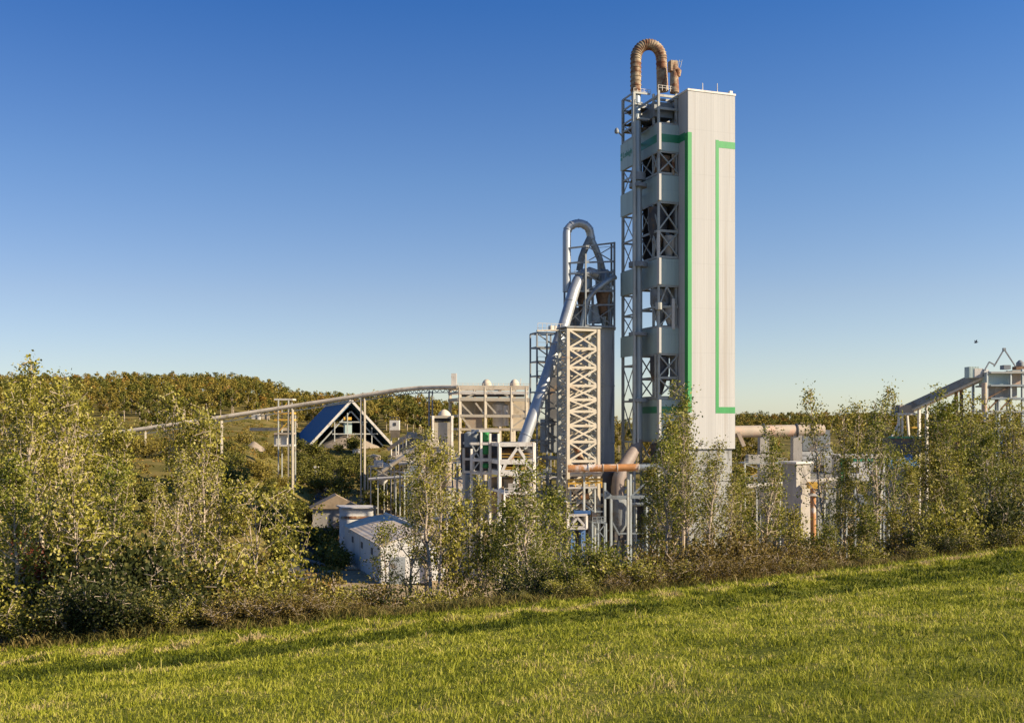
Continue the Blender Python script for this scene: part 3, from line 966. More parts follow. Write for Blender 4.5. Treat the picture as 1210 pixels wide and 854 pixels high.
# ---------------------------------------------------------------- A-frame storage hall
YG = 440
hd = Vector((-.271, .963, 0))          # length direction
gd = Vector((.963, .271, 0))           # gable direction
ap = P(415, 475, YG)
zb = -9.9
hw, hh, Lh = 18.0, ap.z - zb, 120
hl = thing('storage_hall', 'blue-roofed A-frame storage hall with white rake trim and open gable', 'storage hall', Vector((ap.x, ap.y, zb)))
def HH(g, l, z):
    return Vector((ap.x, ap.y, 0)) + gd * g + hd * l + Vector((0, 0, z))
for sg_, nm in ((-1, 'left'), (1, 'right')):
    f = [HH(sg_ * hw, 0, zb), HH(sg_ * hw, Lh, zb), HH(0, Lh, ap.z), HH(0, 0, ap.z)]
    n = (f[1] - f[0]).cross(f[3] - f[0]).normalized() * .5
    MB().hexa([p for p in f] + [p + n for p in f]).build('roof_slope', MT['blue_roof'], hl)
    MB().beam(HH(sg_ * (hw + .3), -.9, zb - .2), HH(sg_ * .15, -.9, ap.z + .5), .6, 1.0).build('rake_trim', MT['white'], hl)
    MB().beam(HH(sg_ * (hw - 4), 1.5, zb), HH(sg_ * .15, 1.5, ap.z - 4), .5, .6).build('rafter', MT['steel'], hl)
MB().beam(HH(0, -.5, ap.z + .7), HH(0, Lh, ap.z + .7), 1.6, .5).build('ridge_cap', MT['white'], hl)
for g, h in ((-7, 11.5), (-1.5, 16), (4.5, 14), (9, 9)):
    MB().beam(HH(g, .8, zb), HH(g, .8, zb + h * .9), .38).build('column', MT['steel'], hl)
for z in (.55, .28):
    MB().beam(HH(-hw * (1 - z) * .62, .8, zb + hh * z), HH(hw * (1 - z) * .9, .8, zb + hh * z), .4, .5).build('tie_beam', MT['steel'], hl)
MB().box(HH(-1.2, 3, zb + 8), (3.4, 2.5, 5), (gd, hd)).build('sorting_cabin', MT['grey_clad'], hl)
MB().box(HH(-1.4, 1.4, zb + 12), (3.4, .6, 1.2), (gd, hd)).build('yellow_hood', MT['yellow'], hl)
MB().box(HH(0, 60, zb + 4.2), (14, .5, 8), (gd, hd)).build('shade_backing', MT['black'], hl)  # black sheet standing in for the shaded depth of the hall
def cone_pile(name, label, x, Y, r, h, mt, z=None, seed=0, sq=1.0):
    c = GP(x, Y)
    if z is not None:
        c.z = z
    rd = random.Random(seed)
    pf = [(r, -.5), (r * .97, 0), (r * .8, h * .19), (r * .6, h * .4), (r * .4, h * .62), (r * .2, h * .84), (r * .06, h * .98), (.02, h)]
    mb = MB().lathe(c, pf, 30)
    mb.v = [(vx + rd.uniform(-.05, .05) * r * .5, c.y + (vy - c.y) * sq, vz + rd.uniform(-.02, .02) * h) for vx, vy, vz in mb.v]
    return tag(mb.build(name, MT[mt], None, True, at=c), label, 'stockpile')
cone_pile('stockpile', 'tan stone stockpile spilling out of the storage hall gable', 412, 446, 14, 6.5, 'pile', -10.2, 1)
cone_pile('stockpile', 'darker tan stockpile deep inside the storage hall', 396, 456, 9, 6.0, 'pile', -10.2, 2)
cone_pile('stockpile', 'long dark coal stockpile behind the conveyor end', 498, 420, 16, 9, 'black', None, 3, .6)
cone_pile('stockpile', 'small pale stone heap near the wooded bank, by the conveyor', 300, 385, 5, 3.2, 'pile', None, 4)
# retaining wall under hall
rw = MB()
rw.beam(P(300, 531.5, 424), P(468, 532.5, 424), 1.2, 1.1)
tag(rw.build('retaining_wall', MT['tan'], at=P(390, 533, 424)), 'long low tan retaining wall below the A-frame storage hall', 'wall')
# round kiln hood / small white cabin by the hall
hc = thing('hopper_cabin', 'small white hopper cabin with railings on top, between the hall and the mill', 'hopper', GP(466, 400))
MB().hexa([P(462, 517, 400), P(472, 517, 400), P(471, 517, 402), P(463, 517, 402), P(460.5, 508, 399), P(473, 508, 399), P(473, 508, 403), P(460.5, 508, 403)]).build('hopper_cone', MT['pile'], hc)
MB().box(P(466.5, 502.5, 401), (3.7, 3.6, 4)).build('cabin', MT['white'], hc)
MB().box(P(466.5, 501, 399.1), (1.0, .1, 1.2)).build('window', MT['dark'], hc)
m = MB()
for x in (461, 464.5, 468, 471.5):
    m.beam(P(x, 496.5, 399.5), P(x, 492.5, 399.5), .18)
m.beam(P(461, 492.5, 399.5), P(471.5, 492.5, 399.5), .18)
m.build('railing', MT['dark'], hc)
for x in (462.5, 471):
    post(hc, x, 516, 401, .4, 'white')
cone_pile('stockpile', 'pale tan gravel heap under the small hopper cabin', 468, 404, 9, 6, 'pile', -17, 6)
ic = thing('inclined_conveyor', 'short dark inclined conveyor beside the storage hall gable', 'conveyor', GP(465, 395))
MB().beam(P(458, 531, 395), P(483, 514, 396), 1.2, 1.4).build('belt_cover', MT['dark'], ic)
post(ic, 468, 525, 395.3, .4, 'steel', 'support_leg')
post(ic, 480, 517, 395.8, .4, 'steel', 'support_leg')
for (x, y, Y, w, h, mt, lab) in [(179, 491, 440, 4.2, 2.6, 'pink', 'small orange-pink shed by the conveyor, nearest to the tall poplars'), (203, 490.5, 445, 3.0, 3.0, 'white', 'small white shed in the clearing below the wooded hill'),
                             (212, 491, 447, 3.4, 2.4, 'belt', 'small tan shed next to the white shed below the hill'), (421, 533.5, 410, 3.0, 1.6, 'white', 'low white pump hut under the hall retaining wall'),
                             (302, 492, 425, 3.4, 2.6, 'white', 'pale square shed behind the conveyor, lower edge of the hill'), (313, 491.5, 425, 3.0, 3.0, 'belt', 'tan square shed behind the conveyor beside a pale one'), (484, 541, 330, 6, 4, 'white', 'pale block hut among trees right of the hall'), (440, 543, 350, 5, 2.5, 'pink', 'low pinkish hut at the foot of the A-frame hall')]:
    if True:
        Y0 = Y
        Y = Y if y < 500 else 225
        while Y < 700 and G((x - CX) / K * Y, Y) < P(x, y, Y).z - h * Y / Y0 / 2:
            Y += 2
        w, h = w * Y / Y0, h * Y / Y0
    c = P(x, y, Y)
    zg = min(c.z - h / 2, G(c.x, c.y))
    sd = thing('shed', lab, 'shed', (c.x, c.y, zg))
    MB().hexa([Vector((c.x - w / 2, Y, zg)), Vector((c.x + w / 2, Y, zg)), Vector((c.x + w / 2, Y + 3, zg)), Vector((c.x - w / 2, Y + 3, zg)), Vector((c.x - w / 2, Y, c.z + h / 2)), Vector((c.x + w / 2, Y, c.z + h / 2)), Vector((c.x + w / 2, Y + 3, c.z + h / 2)), Vector((c.x - w / 2, Y + 3, c.z + h / 2))]).build('wall', MT[mt], sd)
    MB().prism([Vector((c.x - w / 2 - .2, Y - .2, c.z + h / 2 + .003)), Vector((c.x + w / 2 + .2, Y - .2, c.z + h / 2 + .003)), Vector((c.x, Y - .2, c.z + h / 2 + .7))], (0, 3.4, 0)).build('roof', MT['belt'], sd)
    MB().box((c.x + w * .12, Y - .03, c.z - h * .1), (w * .25, .05, h * .7)).build('door', MT['dark'], sd)

# ---------------------------------------------------------------- white barn
bo = P(450, 688, 180)
bl, bw = Vector((-.324, .946, 0)), Vector((.946, .324, 0))
zb = -28.5
def BP(g, l, z):
    return Vector((bo.x, bo.y, 0)) + bw * g + bl * l + Vector((0, 0, z))
ze = -21.75
br = thing('white_barn', 'long white metal barn with dusty low-arched roof and shaded long side', 'barn', BP(4.5, 0, zb))
W_, Lb = 8.2, 38
arc = [(g, ze + 2.05 * g / W_ + .35 * math.sin(math.pi * g / W_)) for g in [W_ * k / 10 for k in range(11)]]
MB().prism([BP(0, 0, zb), BP(W_, 0, zb)] + [BP(g, 0, z) for g, z in arc[::-1]], bl * Lb).build('wall', MT['barn'], br)
rf = MB()
for (g0, z0), (g1, z1) in zip(arc, arc[1:]):
    e = .25
    a0 = -e if g0 == 0 else 0
    a1 = e if g1 == W_ else 0
    rf.hexa([BP(g0 + a0, -.3, z0 + .02), BP(g1 + a1, -.3, z1 + .02), BP(g1 + a1, Lb + .3, z1 + .02), BP(g0 + a0, Lb + .3, z0 + .02),
             BP(g0 + a0, -.3, z0 + .2), BP(g1 + a1, -.3, z1 + .2), BP(g1 + a1, Lb + .3, z1 + .2), BP(g0 + a0, Lb + .3, z0 + .2)])
rf.build('roof', MT['barn_roof'], br)
MB().box(BP(3.0, -.05, zb + 2.4), (2.8, .1, 4.8), (bw, bl)).build('door', MT['grey_dark'], br)
MB().box(BP(6.5, -.05, zb + 4.6), (1.2, .08, 1.0), (bw, bl)).build('window', MT['dark'], br)
for l in (8, 18, 28):
    MB().box(BP(-.05, l, ze - 1.7), (.08, 1.6, 1.2), (bw, bl)).build('window', MT['dark'], br)
MB().box(BP(-.25, 31, ze - .4), (.6, .5, .5), (bw, bl)).build('wall_lamp', MT['white'], br)
MB().box(BP(W_ + 1.7, 14, (zb + ze) / 2), (3.2, 30, ze - zb - 1), (bw, bl)).build('side_annex', MT['barn'], br)
MB().beam(BP(W_ + .45, -.3, ze + 2.3), BP(W_ + .45, Lb, ze + 2.3), .4, .8).build('gutter', MT['white'], br)
# low building behind barn
b2 = thing('flat_shed', 'low flat white shed with rust base line, standing behind the barn', 'shed', P(420, 640, 250))
z2 = zy(600, 250)
MB().hexa([P(401, 500, 249) * 1 + Vector((0, 0, ZG)), P(441, 500, 252) + Vector((0, 0, ZG)), P(441, 500, 258) + Vector((0, 0, ZG)), P(401, 500, 256) + Vector((0, 0, ZG)),
           P(401, 500, 249) + Vector((0, 0, z2)), P(441, 500, 252) + Vector((0, 0, z2)), P(441, 500, 258) + Vector((0, 0, z2)), P(401, 500, 256) + Vector((0, 0, z2))]).build('wall', MT['barn'], b2)
MB().beam(P(400.5, 598.5, 252), P(442, 598.5, 255), 7.6, .3).build('roof', MT['white'], b2)
MB().beam(P(403, 611, 248.8), P(441, 611, 251.8), .1, .6).build('base_band', MT['rust'], b2)
MB().lathe(P(443, 600, 240), [(.3, -6), (.3, 0), (.45, .1), (.45, .5)], 10).build('chimney', MT['rust'], b2, True)
th = thing('tan_roofed_hut', 'small tan pitched-roof hut beside the shaded road', 'hut', GP(398, 268))
c = P(398, 592, 268)
MB().prism([c + Vector((-7, 0, -2)), c + Vector((7, 0, -2)), c + Vector((0, 0, 1.6))], (-2, 8, 0)).build('roof', MT['tan'], th)
MB().box(c + Vector((-1, 4, -4.5)), (11, 6.5, 5)).build('wall', MT['concrete'], th)
# pipe rack
pr = thing('pipe_rack', 'low white pipe on posts running behind the barn', 'pipe rack', GP(540, 224))
MB().tube([P(474, 613.5, 228), P(602, 611, 220)], .55, 12).build('pipe', MT['white'], pr, True)
for x, Y in ((482, 227.5), (520, 225), (559, 222.7), (596, 220.4)):
    post(pr, x, 613, Y, .45, 'white', 'support_post')
# concrete yard wall and blocks
yw = thing('concrete_bunker', 'tan concrete bunker wall in the sunny yard beside the poplar', 'bunker', GP(578, 250))
zg = GP(578, 250).z
for x0, x1, yt, k in ((543, 571, 631, 'concrete'), (572, 590, 629, 'tan')):
    a, b = P(x0, yt, 250), P(x1, yt, 250)
    MB().hexa([Vector((a.x, 250, zg - .5)), Vector((b.x, 250, zg - .5)), Vector((b.x, 254, zg - .5)), Vector((a.x, 254, zg - .5)), a, b, b + Vector((0, 4, 0)), a + Vector((0, 4, 0))]).build('wall_block', MT[k], yw)
rub = thing('concrete_foundation', 'broken pale concrete foundation block at the foot of the tall tower', 'foundation', GP(745, 196))
rd = random.Random(5)
for k in range(12):
    x = 722 + k * 5 + rd.uniform(-2, 2)
    c = GP(x, 192 + rd.uniform(-2, 2))
    h = rd.uniform(2, 4.4)
    MB().box(c + Vector((0, 0, h / 2 - .3)), (rd.uniform(1, 1.7), rd.uniform(1, 2), h), AX).build('block', MT[rd.choice(['concrete', 'concrete', 'tan'])], rub)
# lamp posts & road things
for x, y0, Y, lab in ((372.5, 552, 345, 'white lamp post standing by the shaded road below the hall'),):
    lp = thing('lamp_post', lab, 'lamp post', GP(x, Y))
    post(lp, x, y0, Y, .55, 'white', 'pole')
    MB().box(P(x + 1.2, y0 - .5, Y), (1.6, .7, .5)).build('lamp_head', MT['white'], lp)
gr = thing('guard_rail', 'pale guard rail crossing the shaded road', 'guard rail', GP(365, 218))
MB().beam(GP(343, 219) + Vector((0, 0, .9)), GP(386, 216) + Vector((0, 0, .9)), .12, .4).build('rail', MT['steel'], gr)
for k in range(6):
    x = 344 + k * 8.3
    p = GP(x, lerp(219, 216, k / 5)) + Vector((0, .15, 0))
    MB().beam(p, p + Vector((0, 0, 1)), .2).build('post', MT['steel'], gr)
def boulder(x, Y, r, lab, seed):
    rd = random.Random(seed)
    c = GP(x, Y)
    mb = MB().lathe(c, [(r * .6, -.2), (r, r * .2), (r * .9, r * .6), (r * .5, r * .95), (r * .1, r * 1.05)], 12)
    mb.v = [(a + rd.uniform(-.12, .12) * r, b + rd.uniform(-.12, .12) * r, z + rd.uniform(-.1, .1) * r) for a, b, z in mb.v]
    tag(mb.build('boulder', MT['rock'], at=c), lab, 'boulder')
boulder(344, 216, .9, 'pale boulder lit by the sun beside the shaded road', 1)
boulder(321, 190, .5, 'small white boulder above the brown thicket', 2)

# ---------------------------------------------------------------- right-hand plant
kl = thing('rotary_kiln', 'dusty pink horizontal rotary kiln behind the tall tower', 'kiln', GP(920, 236))
MB().tube([P(862, 510, 232), P(972, 508, 238)], 1.35, 24).build('shell', MT['pink'], kl, True)
for x, Y in ((902, 234.3), (941, 236.3), (958, 237.2)):
    MB().tube([P(x - .8, 508.8, Y), P(x + .8, 508.8, Y)], 1.7, 24).build('tyre', MT['dark'], kl, True)
for x, Y in ((902, 234.6), (941, 236.6)):
    a = P(x, 514, Y)
    MB().hexa([Vector((a.x - 1.3, Y - 1.5, ZG)), Vector((a.x + 1.3, Y - 1.5, ZG)), Vector((a.x + 1.3, Y + 1.5, ZG)), Vector((a.x - 1.3, Y + 1.5, ZG)),
               Vector((a.x - 1.0, Y - 1.2, a.z)), Vector((a.x + 1.0, Y - 1.2, a.z)), Vector((a.x + 1.0, Y + 1.2, a.z)), Vector((a.x - 1.0, Y + 1.2, a.z))]).build('pier', MT['concrete'], kl)
MB().beam(P(872, 511, 231), P(879, 527, 231), .8).build('strut', MT['pink'], kl)
kh = thing('clinker_cooler', 'drab grey sloped-roof cooler house beneath the rotary kiln', 'building', GP(965, 242))
c0, c1 = P(930, 536, 240), P(988, 536, 240)
MB().hexa([Vector((c0.x, 240, ZG)), Vector((c1.x, 240, ZG)), Vector((c1.x, 250, ZG)), Vector((c0.x, 250, ZG)), P(934, 543, 240), P(988, 540, 240), P(980, 527, 247), P(943, 527, 247)]).build('wall', MT['concrete_dark'], kh)
MB().box(P(962, 520, 246), (6.5, 4, 5)).build('roof_house', MT['grey_dark'], kh)
ws = thing('white_stack_box', 'tall white box-shaped stack with rusty side pipe among the trees', 'stack', GP(950, 196))
YK = 196
zg = GP(950, YK).z
ku, kw = Vector((.86, .51, 0)), Vector((-.51, .86, 0))
a = P(941, 548, YK)
kc = Vector((a.x, a.y, 0)) + ku * 1.9 + kw * 1.8
MB().box(kc + Vector((0, 0, (zg + a.z) / 2)), (3.8, 3.6, a.z - zg), (ku, kw)).build('casing', MT['concrete'], ws)
MB().box(kc + Vector((0, 0, a.z + .2)), (4.6, 4.4, .4), (ku, kw)).build('cap', MT['white'], ws)
MB().tube([P(960.5, 572, YK - .6), P(961, 640, YK - .6)], .55, 10).build('rust_pipe', MT['orange'], ws, True)
MB().box(P(960, 573, YK - .8), (1.8, 1.6, 1.2)).build('pipe_hood', MT['yellow'], ws)
MB().box(P(962, 584, YK - .9), (1.8, 1.6, .5)).build('bracket', MT['white'], ws)
wb = thing('raised_cabin', 'white raised cabin block with green corner trim on dark posts', 'cabin', GP(1016, 226))
a, b = P(993, 541, 226), P(1046, 568, 226)
MB().box(((a.x + b.x) / 2, 229, (a.z + b.z) / 2), (b.x - a.x, 6, a.z - b.z)).build('wall', MT['barn'], wb)
MB().box(((a.x + b.x) / 2, 229, a.z + .35), (b.x - a.x + .6, 6.6, .7)).build('roof', MT['white'], wb)
MB().box((a.x + .45, 225.95, (a.z + b.z) / 2), (.7, .2, a.z - b.z)).build('green_trim', MT['green_dark'], wb)
MB().box(((a.x + b.x) / 2 + .5, 225.95, a.z - .4), (b.x - a.x - 1, .16, .6)).build('green_trim', MT['green_dark'], wb)
MB().box((a.x + 3.4, 225.95, b.z + 2.4), (1.6, .1, 1.2)).build('window', MT['dark'], wb)
for x in (994, 1010, 1027, 1044):
    post(wb, x, 568, 227, .5, 'grey_dark')
bt = thing('blue_roofed_shed', 'dark shed with flat blue roof below the white transfer house', 'shed', GP(1066, 240))
a, b = P(1050, 518, 240), P(1090, 552, 240)
MB().box(((a.x + b.x) / 2, 248, (zy(537, 240) + ZG) / 2), (b.x - a.x, 8, zy(537, 240) - ZG)).build('wall', MT['grey_dark'], bt)
MB().hexa([P(1050, 553, 238), P(1086, 553, 238), P(1086, 538, 244), P(1050, 538, 244), P(1050, 551.5, 238), P(1086, 551.5, 238), P(1086, 536, 244), P(1050, 536, 244)]).build('roof', MT['blue_roof'], bt)
MB().box(P(1066, 526, 250), (7.5, 5, 3.4)).build('upper_house', MT['dark'], bt)
MB().box(P(1067, 516.5, 250), (8, 5.4, .4)).build('green_eave', MT['green_dark'], bt)
tr = thing('transfer_house', 'white transfer house on splayed posts at the low end of the dark gallery', 'transfer house', GP(1067, 256))
YR = 256
MB().box(P(1068, 483.5, YR + 2), (3.5, 4, 2.2)).build('housing', MT['pink'], tr)
MB().box(P(1067, 489, YR + 2), (5.0, 4.6, .5)).build('deck', MT['white'], tr)
MB().lathe(P(1058, 484, YR + 2), [(1.2, -1.6), (1.2, .2), (.4, 1.0)], 12).build('filter_drum', MT['grey_dark'], tr, True)
for (x0, y0, x1) in ((1062, 490, 1062), (1072, 490, 1074), (1062, 500, 1054), (1066, 490, 1066)):
    for dY in (0, 4):
        a = P(x0, y0, YR + dY)
        q = P(x1, 516, YR + dY)
        MB().beam(a, q, .45).build('post', MT['white'], tr)
MB().box(P(1070, 505, YR + 2), (6, 3, .4)).build('deck', MT['yellow'], tr)
gl = thing('inclined_gallery', 'dark-topped inclined conveyor gallery climbing through the treetops', 'conveyor', GP(1120, 250))
ga, gb = P(1074, 481.5, 258), P(1166, 440, 240)
MB().beam(ga, gb, 2.4, 1.7).build('gallery', MT['grey_dark'], gl)
MB().beam(ga + Vector((0, 0, -1.15)), gb + Vector((0, 0, -1.15)), 2.0, .5).build('underside', MT['white'], gl)
for x, y, Y in ((1086, 478, 255.6), (1095, 474, 253.8), (1130, 458, 247), (1136, 456, 246)):
    post(gl, x, y, Y, .6, 'white' if x < 1100 else 'rust_dark', 'support_leg')
rt = thing('loading_tower', 'pale grey loading tower with peaked jib hoist, beyond the bushy trees', 'tower', GP(1180, 236))
YW = 236
for x, y0 in ((1166, 440), (1194, 440), (1208, 436), (1180, 470)):
    for dY in (0, 7):
        post(rt, x, y0, YW, .45, 'downpipe', dY=dY)
for y, k in ((441, 'steel'), (456, 'downpipe'), (471, 'downpipe'), (486, 'steel'), (505, 'steel')):
    MB().box(P(1188, y, YW + 3.5), (10.5, 8, .4)).build('deck', MT[k], rt)
MB().box(P(1176, 449, YW + 3.5), (5.4, 5, 3)).build('housing', MT['grey_clad'], rt)
MB().box(P(1183, 463, YW + 3.5), (5, 5, 3)).build('housing', MT['concrete'], rt)
MB().box(P(1204, 447, YW + 3.5), (5.5, 5, 3.4)).build('housing', MT['pink'], rt)
MB().box(P(1148, 440, YW + 5), (2.2, 2.6, 2.6)).build('gallery_head', MT['grey_clad'], rt)
MB().box(P(1154, 441, YW + 4.8), (2.0, 2.4, 2.2)).build('gallery_head', MT['white'], rt)
MB().box(P(1188, 434, YW + 3), (1.6, 2, 1)).build('winch', MT['grey_dark'], rt)
MB().box(P(1204, 435, YW + 3), (2.2, 2, .8)).build('hood', MT['rust_dark'], rt)
m = MB()
for a, b in (((1174.5, 433), (1186.5, 412.5)), ((1186.5, 412.5), (1200, 433)), ((1162.5, 439), (1169, 427.5)), ((1169, 427.5), (1175, 431))):
    m.beam(P(*a, YW + 3.5), P(*b, YW + 3.5), .26)
m.box(P(1186.5, 412.6, YW + 3.5), (.6, .6, .6))
m.build('jib_hoist', MT['grey_dark'], rt)
m = MB()
for a, b in (((1166, 486), (1180, 471)), ((1180, 486), (1194, 471)), ((1166, 471), (1194, 456))):
    m.beam(P(*a, YW), P(*b, YW), .3)
m.build('bracing', MT['rust_dark'], rt)
MB().tube([P(1163, 452, YW - 1), P(1163, 486, YW - 1)], .6, 10).build('red_pipe', MT['pink'], rt, True)
MB().box(P(1184, 520, YW + 3), (6, 5, 6)).build('blue_base', MT['blue'], rt)
MB().lathe(P(1205.5, 430, YW + 4), [(.9, -.5), (.9, .3), (.3, .9)], 10).build('vent_cap', MT['grey_dark'], rt, True)
# bird
bc = P(1153.3, 404.6, 150)
b_ = MB()
b_.tube([bc + Vector((-.30, 0, -.02)), bc + Vector((-.1, 0, 0)), bc + Vector((.08, 0, .02)), bc + Vector((.22, 0, .08)), bc + Vector((.34, 0, .07))], [.03, .11, .12, .07, .02], 8)
for s in (-1, 1):
    b_.hexa([bc + Vector((-.14, s * .05, .02)), bc + Vector((.10, s * .05, .02)), bc + Vector((.02, s * .35, .34)), bc + Vector((-.12, s * .35, .34)),
             bc + Vector((-.14, s * .05, .05)), bc + Vector((.10, s * .05, .05)), bc + Vector((.02, s * .35, .36)), bc + Vector((-.12, s * .35, .36))])
tag(b_.build('bird', MT['bird'], at=bc), 'small dark bird flying alone in the sky above the loading tower', 'bird')

# ---------------------------------------------------------------- clutter of the works
def platform(x0, x1, y, Y, dep, lab, mt='white', tiers=1, k2='grey_dark', gap=14):
    r_ = thing('steel_platform', lab, 'platform', GP((x0 + x1) / 2, Y))
    a, b = P(x0, y, Y), P(x1, y, Y)
    o = Vector((-.3 * dep, dep, 0))
    for c in (a, b, a + o, b + o):
        MB().beam(Vector((c.x, c.y, c.z)), Vector((c.x, c.y, G(c.x, c.y) - .3)), .32).build('column', MT[mt], r_)
    for t in range(tiers):
        dz = Vector((0, 0, -t * 3.4))
        MB().hexa([a + dz, b + dz, b + o + dz, a + o + dz, a + dz + Vector((0, 0, .3)), b + dz + Vector((0, 0, .3)), b + o + dz + Vector((0, 0, .3)), a + o + dz + Vector((0, 0, .3))]).build('deck', MT[mt], r_)
        m = MB()
        n = max(3, int((b - a).length / 1.6))
        for i in range(n + 1):
            c = a.lerp(b, i / n) + dz
            m.beam(c, c + Vector((0, 0, 1.2)), .07)
        for h in (.65, 1.2):
            m.beam(a + dz + Vector((0, 0, h)), b + dz + Vector((0, 0, h)), .08)
            m.beam(b + dz + Vector((0, 0, h)), b + o + dz + Vector((0, 0, h)), .08)
        m.build('railing', MT['yellow'] if t else MT[mt], r_)
        m = MB()
        m.beam(a + dz + Vector((0, 0, -3.2)), b + dz, .2)
        m.beam(b + dz + Vector((0, 0, -3.2)), a + dz, .2)
        m.build('bracing', MT[mt], r_)
    c = a.lerp(b, .4) + o * .5
    MB().box(c + Vector((0, 0, 1.1)), ((b - a).length * .35, dep * .5, 1.7)).build('housing', MT[k2], r_)
    return r_
platform(478, 520, 560, 262, 6, 'grey platform with railings behind the slim poplar at the barn', 'steel', 2)
platform(534, 560, 577, 250, 5, 'low white platform left of the green vessels', 'white', 2, 'pink')
platform(560, 594, 600, 230, 5, 'white platform standing over the pipe rack', 'white', 1, 'concrete')
platform(640, 668, 566, 214, 5, 'pale two-deck platform at the foot of the dark stair frame', 'white', 2)
platform(652, 700, 594, 208, 4, 'grey platform behind the trussed gantry', 'steel', 2, 'blue')
platform(744, 778, 604, 214, 5, 'grey platform beneath the clad tower corner', 'steel', 2, 'dark')
platform(500, 536, 528, 280, 6, 'pale platform under the small feeder house', 'lattice', 2, 'belt')
platform(880, 930, 548, 226, 6, 'grey platform under the rotary kiln', 'steel', 2, 'concrete')
platform(1000, 1050, 596, 214, 6, 'grey platform below the raised white cabin', 'downpipe', 2, 'grey_dark')
platform(966, 990, 560, 230, 5, 'rusty platform between the stack box and the raised cabin', 'steel', 2, 'rust_dark')
def tank(x, ytop, Y, r, h, mt, lab):
    c = P(x, ytop, Y)
    zg = G(c.x, c.y)
    t_ = thing('storage_tank', lab, 'tank', (c.x, c.y, zg))
    lo_ = max(zg, c.z - h)
    MB().lathe(Vector((c.x, c.y, 0)), [(r * .3, lo_ - (1.2 if lo_ > zg + 1 else 0)), (r, lo_ + .1), (r, c.z), (r * .4, c.z + r * .35)], 20).build('shell', MT[mt], t_, True)
    for f in (.3, .7):
        z = lerp(lo_, c.z, f)
        MB().lathe(Vector((c.x, c.y, 0)), [(r * .99, z), (r * 1.04, z + .03), (r * 1.04, z + .2), (r * .99, z + .23)], 20).build('hoop', MT['grey_dark'], t_)
    if lo_ > zg + 1:
        for k in range(4):
            a = k * 1.57 + .5
            q = Vector((c.x + math.cos(a) * r * .85, c.y + math.sin(a) * r * .85, lo_ + .4))
            MB().beam(q, Vector((q.x, q.y, zg - .3)), .28).build('leg', MT['steel'], t_)
tank(489, 572, 256, 1.7, 5, 'concrete', 'grey tank on legs behind the slim poplar')
tank(548, 598, 236, 1.3, 5, 'white', 'white tank on legs beside the vessel frame')
tank(607, 595, 222, 1.5, 6, 'belt', 'tan tank on legs behind the green poplar')
tank(649, 606, 203, 1.3, 6, 'grey_dark', 'dark tank by the pale two-deck platform')
tank(768, 596, 210, 1.5, 7, 'grey_dark', 'dark tank beside the duct support frame')
tank(905, 556, 222, 1.8, 8, 'concrete', 'grey tank below the rotary kiln shell')
tank(1035, 560, 220, 1.4, 8, 'concrete_dark', 'grey tank beside the raised cabin posts')
tank(528, 545, 268, 1.5, 7, 'pink', 'dusty tan tank below the feeder house')
def pipe_run(x0, y0, x1, y1, Y0, Y1, r, mt, lab, n=3):
    t_ = thing('overhead_pipe', lab, 'pipe', GP((x0 + x1) / 2, (Y0 + Y1) / 2))
    a, b = P(x0, y0, Y0), P(x1, y1, Y1)
    MB().tube([a, b], r, 12).build('pipe', MT[mt], t_, True)
    for i in range(n):
        c = a.lerp(b, (i + .5) / n)
        d = (b - a).normalized()
        MB().tube([c - d * .12, c + d * .12], r * 1.25, 12).build('flange', MT['steel'], t_, True)
        MB().beam(c + Vector((0, 0, -r)), Vector((c.x, c.y, G(c.x, c.y) - .3)), .25).build('support_post', MT['steel'], t_)
pipe_run(556, 589, 646, 586, 234, 226, .45, 'white', 'white overhead pipe passing below the white process frame')
pipe_run(640, 600, 716, 597, 206, 205, .35, 'rust', 'rusty overhead pipe behind the trussed gantry')
pipe_run(472, 548, 560, 541, 270, 262, .5, 'belt', 'tan overhead pipe leading to the vessel frame')
pipe_run(880, 575, 990, 566, 214, 220, .5, 'concrete', 'grey overhead pipe passing behind the white stack box', 4)
pipe_run(640, 541, 672, 541, 212, 212, .4, 'downpipe', 'short grey pipe between stair frame and lattice tower', 2)

platform(596, 632, 584, 196, 4, 'low white platform in front of the white process frame', 'bright', 1, 'concrete')
platform(700, 716, 618, 200, 4, 'small grey platform beside the trussed gantry', 'downpipe', 1, 'dark')
platform(540, 566, 548, 222, 4, 'grey platform beside the vessel frame', 'steel', 2, 'grey_dark')
platform(604, 640, 612, 208, 4, 'tan-housed platform behind the full green tree', 'white', 1, 'tan')
platform(770, 800, 560, 206, 3, 'grey platform at the tower base beside the brown elbow', 'steel', 2, 'concrete')
tank(556, 560, 216, 1.2, 6, 'grey_dark', 'dark tank beside the green vessels')
tank(660, 585, 206, 1.1, 5, 'white', 'small white tank in front of the stair frame')
pipe_run(600, 600, 672, 592, 200, 203, .35, 'white', 'white overhead pipe behind the full green tree')
pipe_run(742, 596, 800, 594, 208, 207, .4, 'downpipe', 'grey overhead pipe at the foot of the tall tower')
def ladder(x, y0, y1, Y, lab):
    t_ = thing('caged_ladder', lab, 'ladder', P(x, y1, Y))
    a, b = P(x, y1, Y), P(x, y0, Y)
    m = MB()
    for d in (-.25, .25):
        m.beam(a + Vector((d, 0, 0)), b + Vector((d, 0, 0)), .08)
    n = int((b - a).length / .5)
    for i in range(n):
        c = a.lerp(b, (i + .5) / n)
        m.beam(c + Vector((-.25, 0, 0)), c + Vector((.25, 0, 0)), .05)
    m.build('rungs', MT['steel'], t_)
    for i in range(0, n, 2):
        c = a.lerp(b, (i + .5) / n)
        MB().tube([c + Vector((.4 * math.cos(k), -.35 - .4 * math.sin(k), 0)) for k in (0, .5, 1.05, 1.57, 2.1, 2.64, 3.14)], .035, 4).build('cage_hoop', MT['steel'], t_)
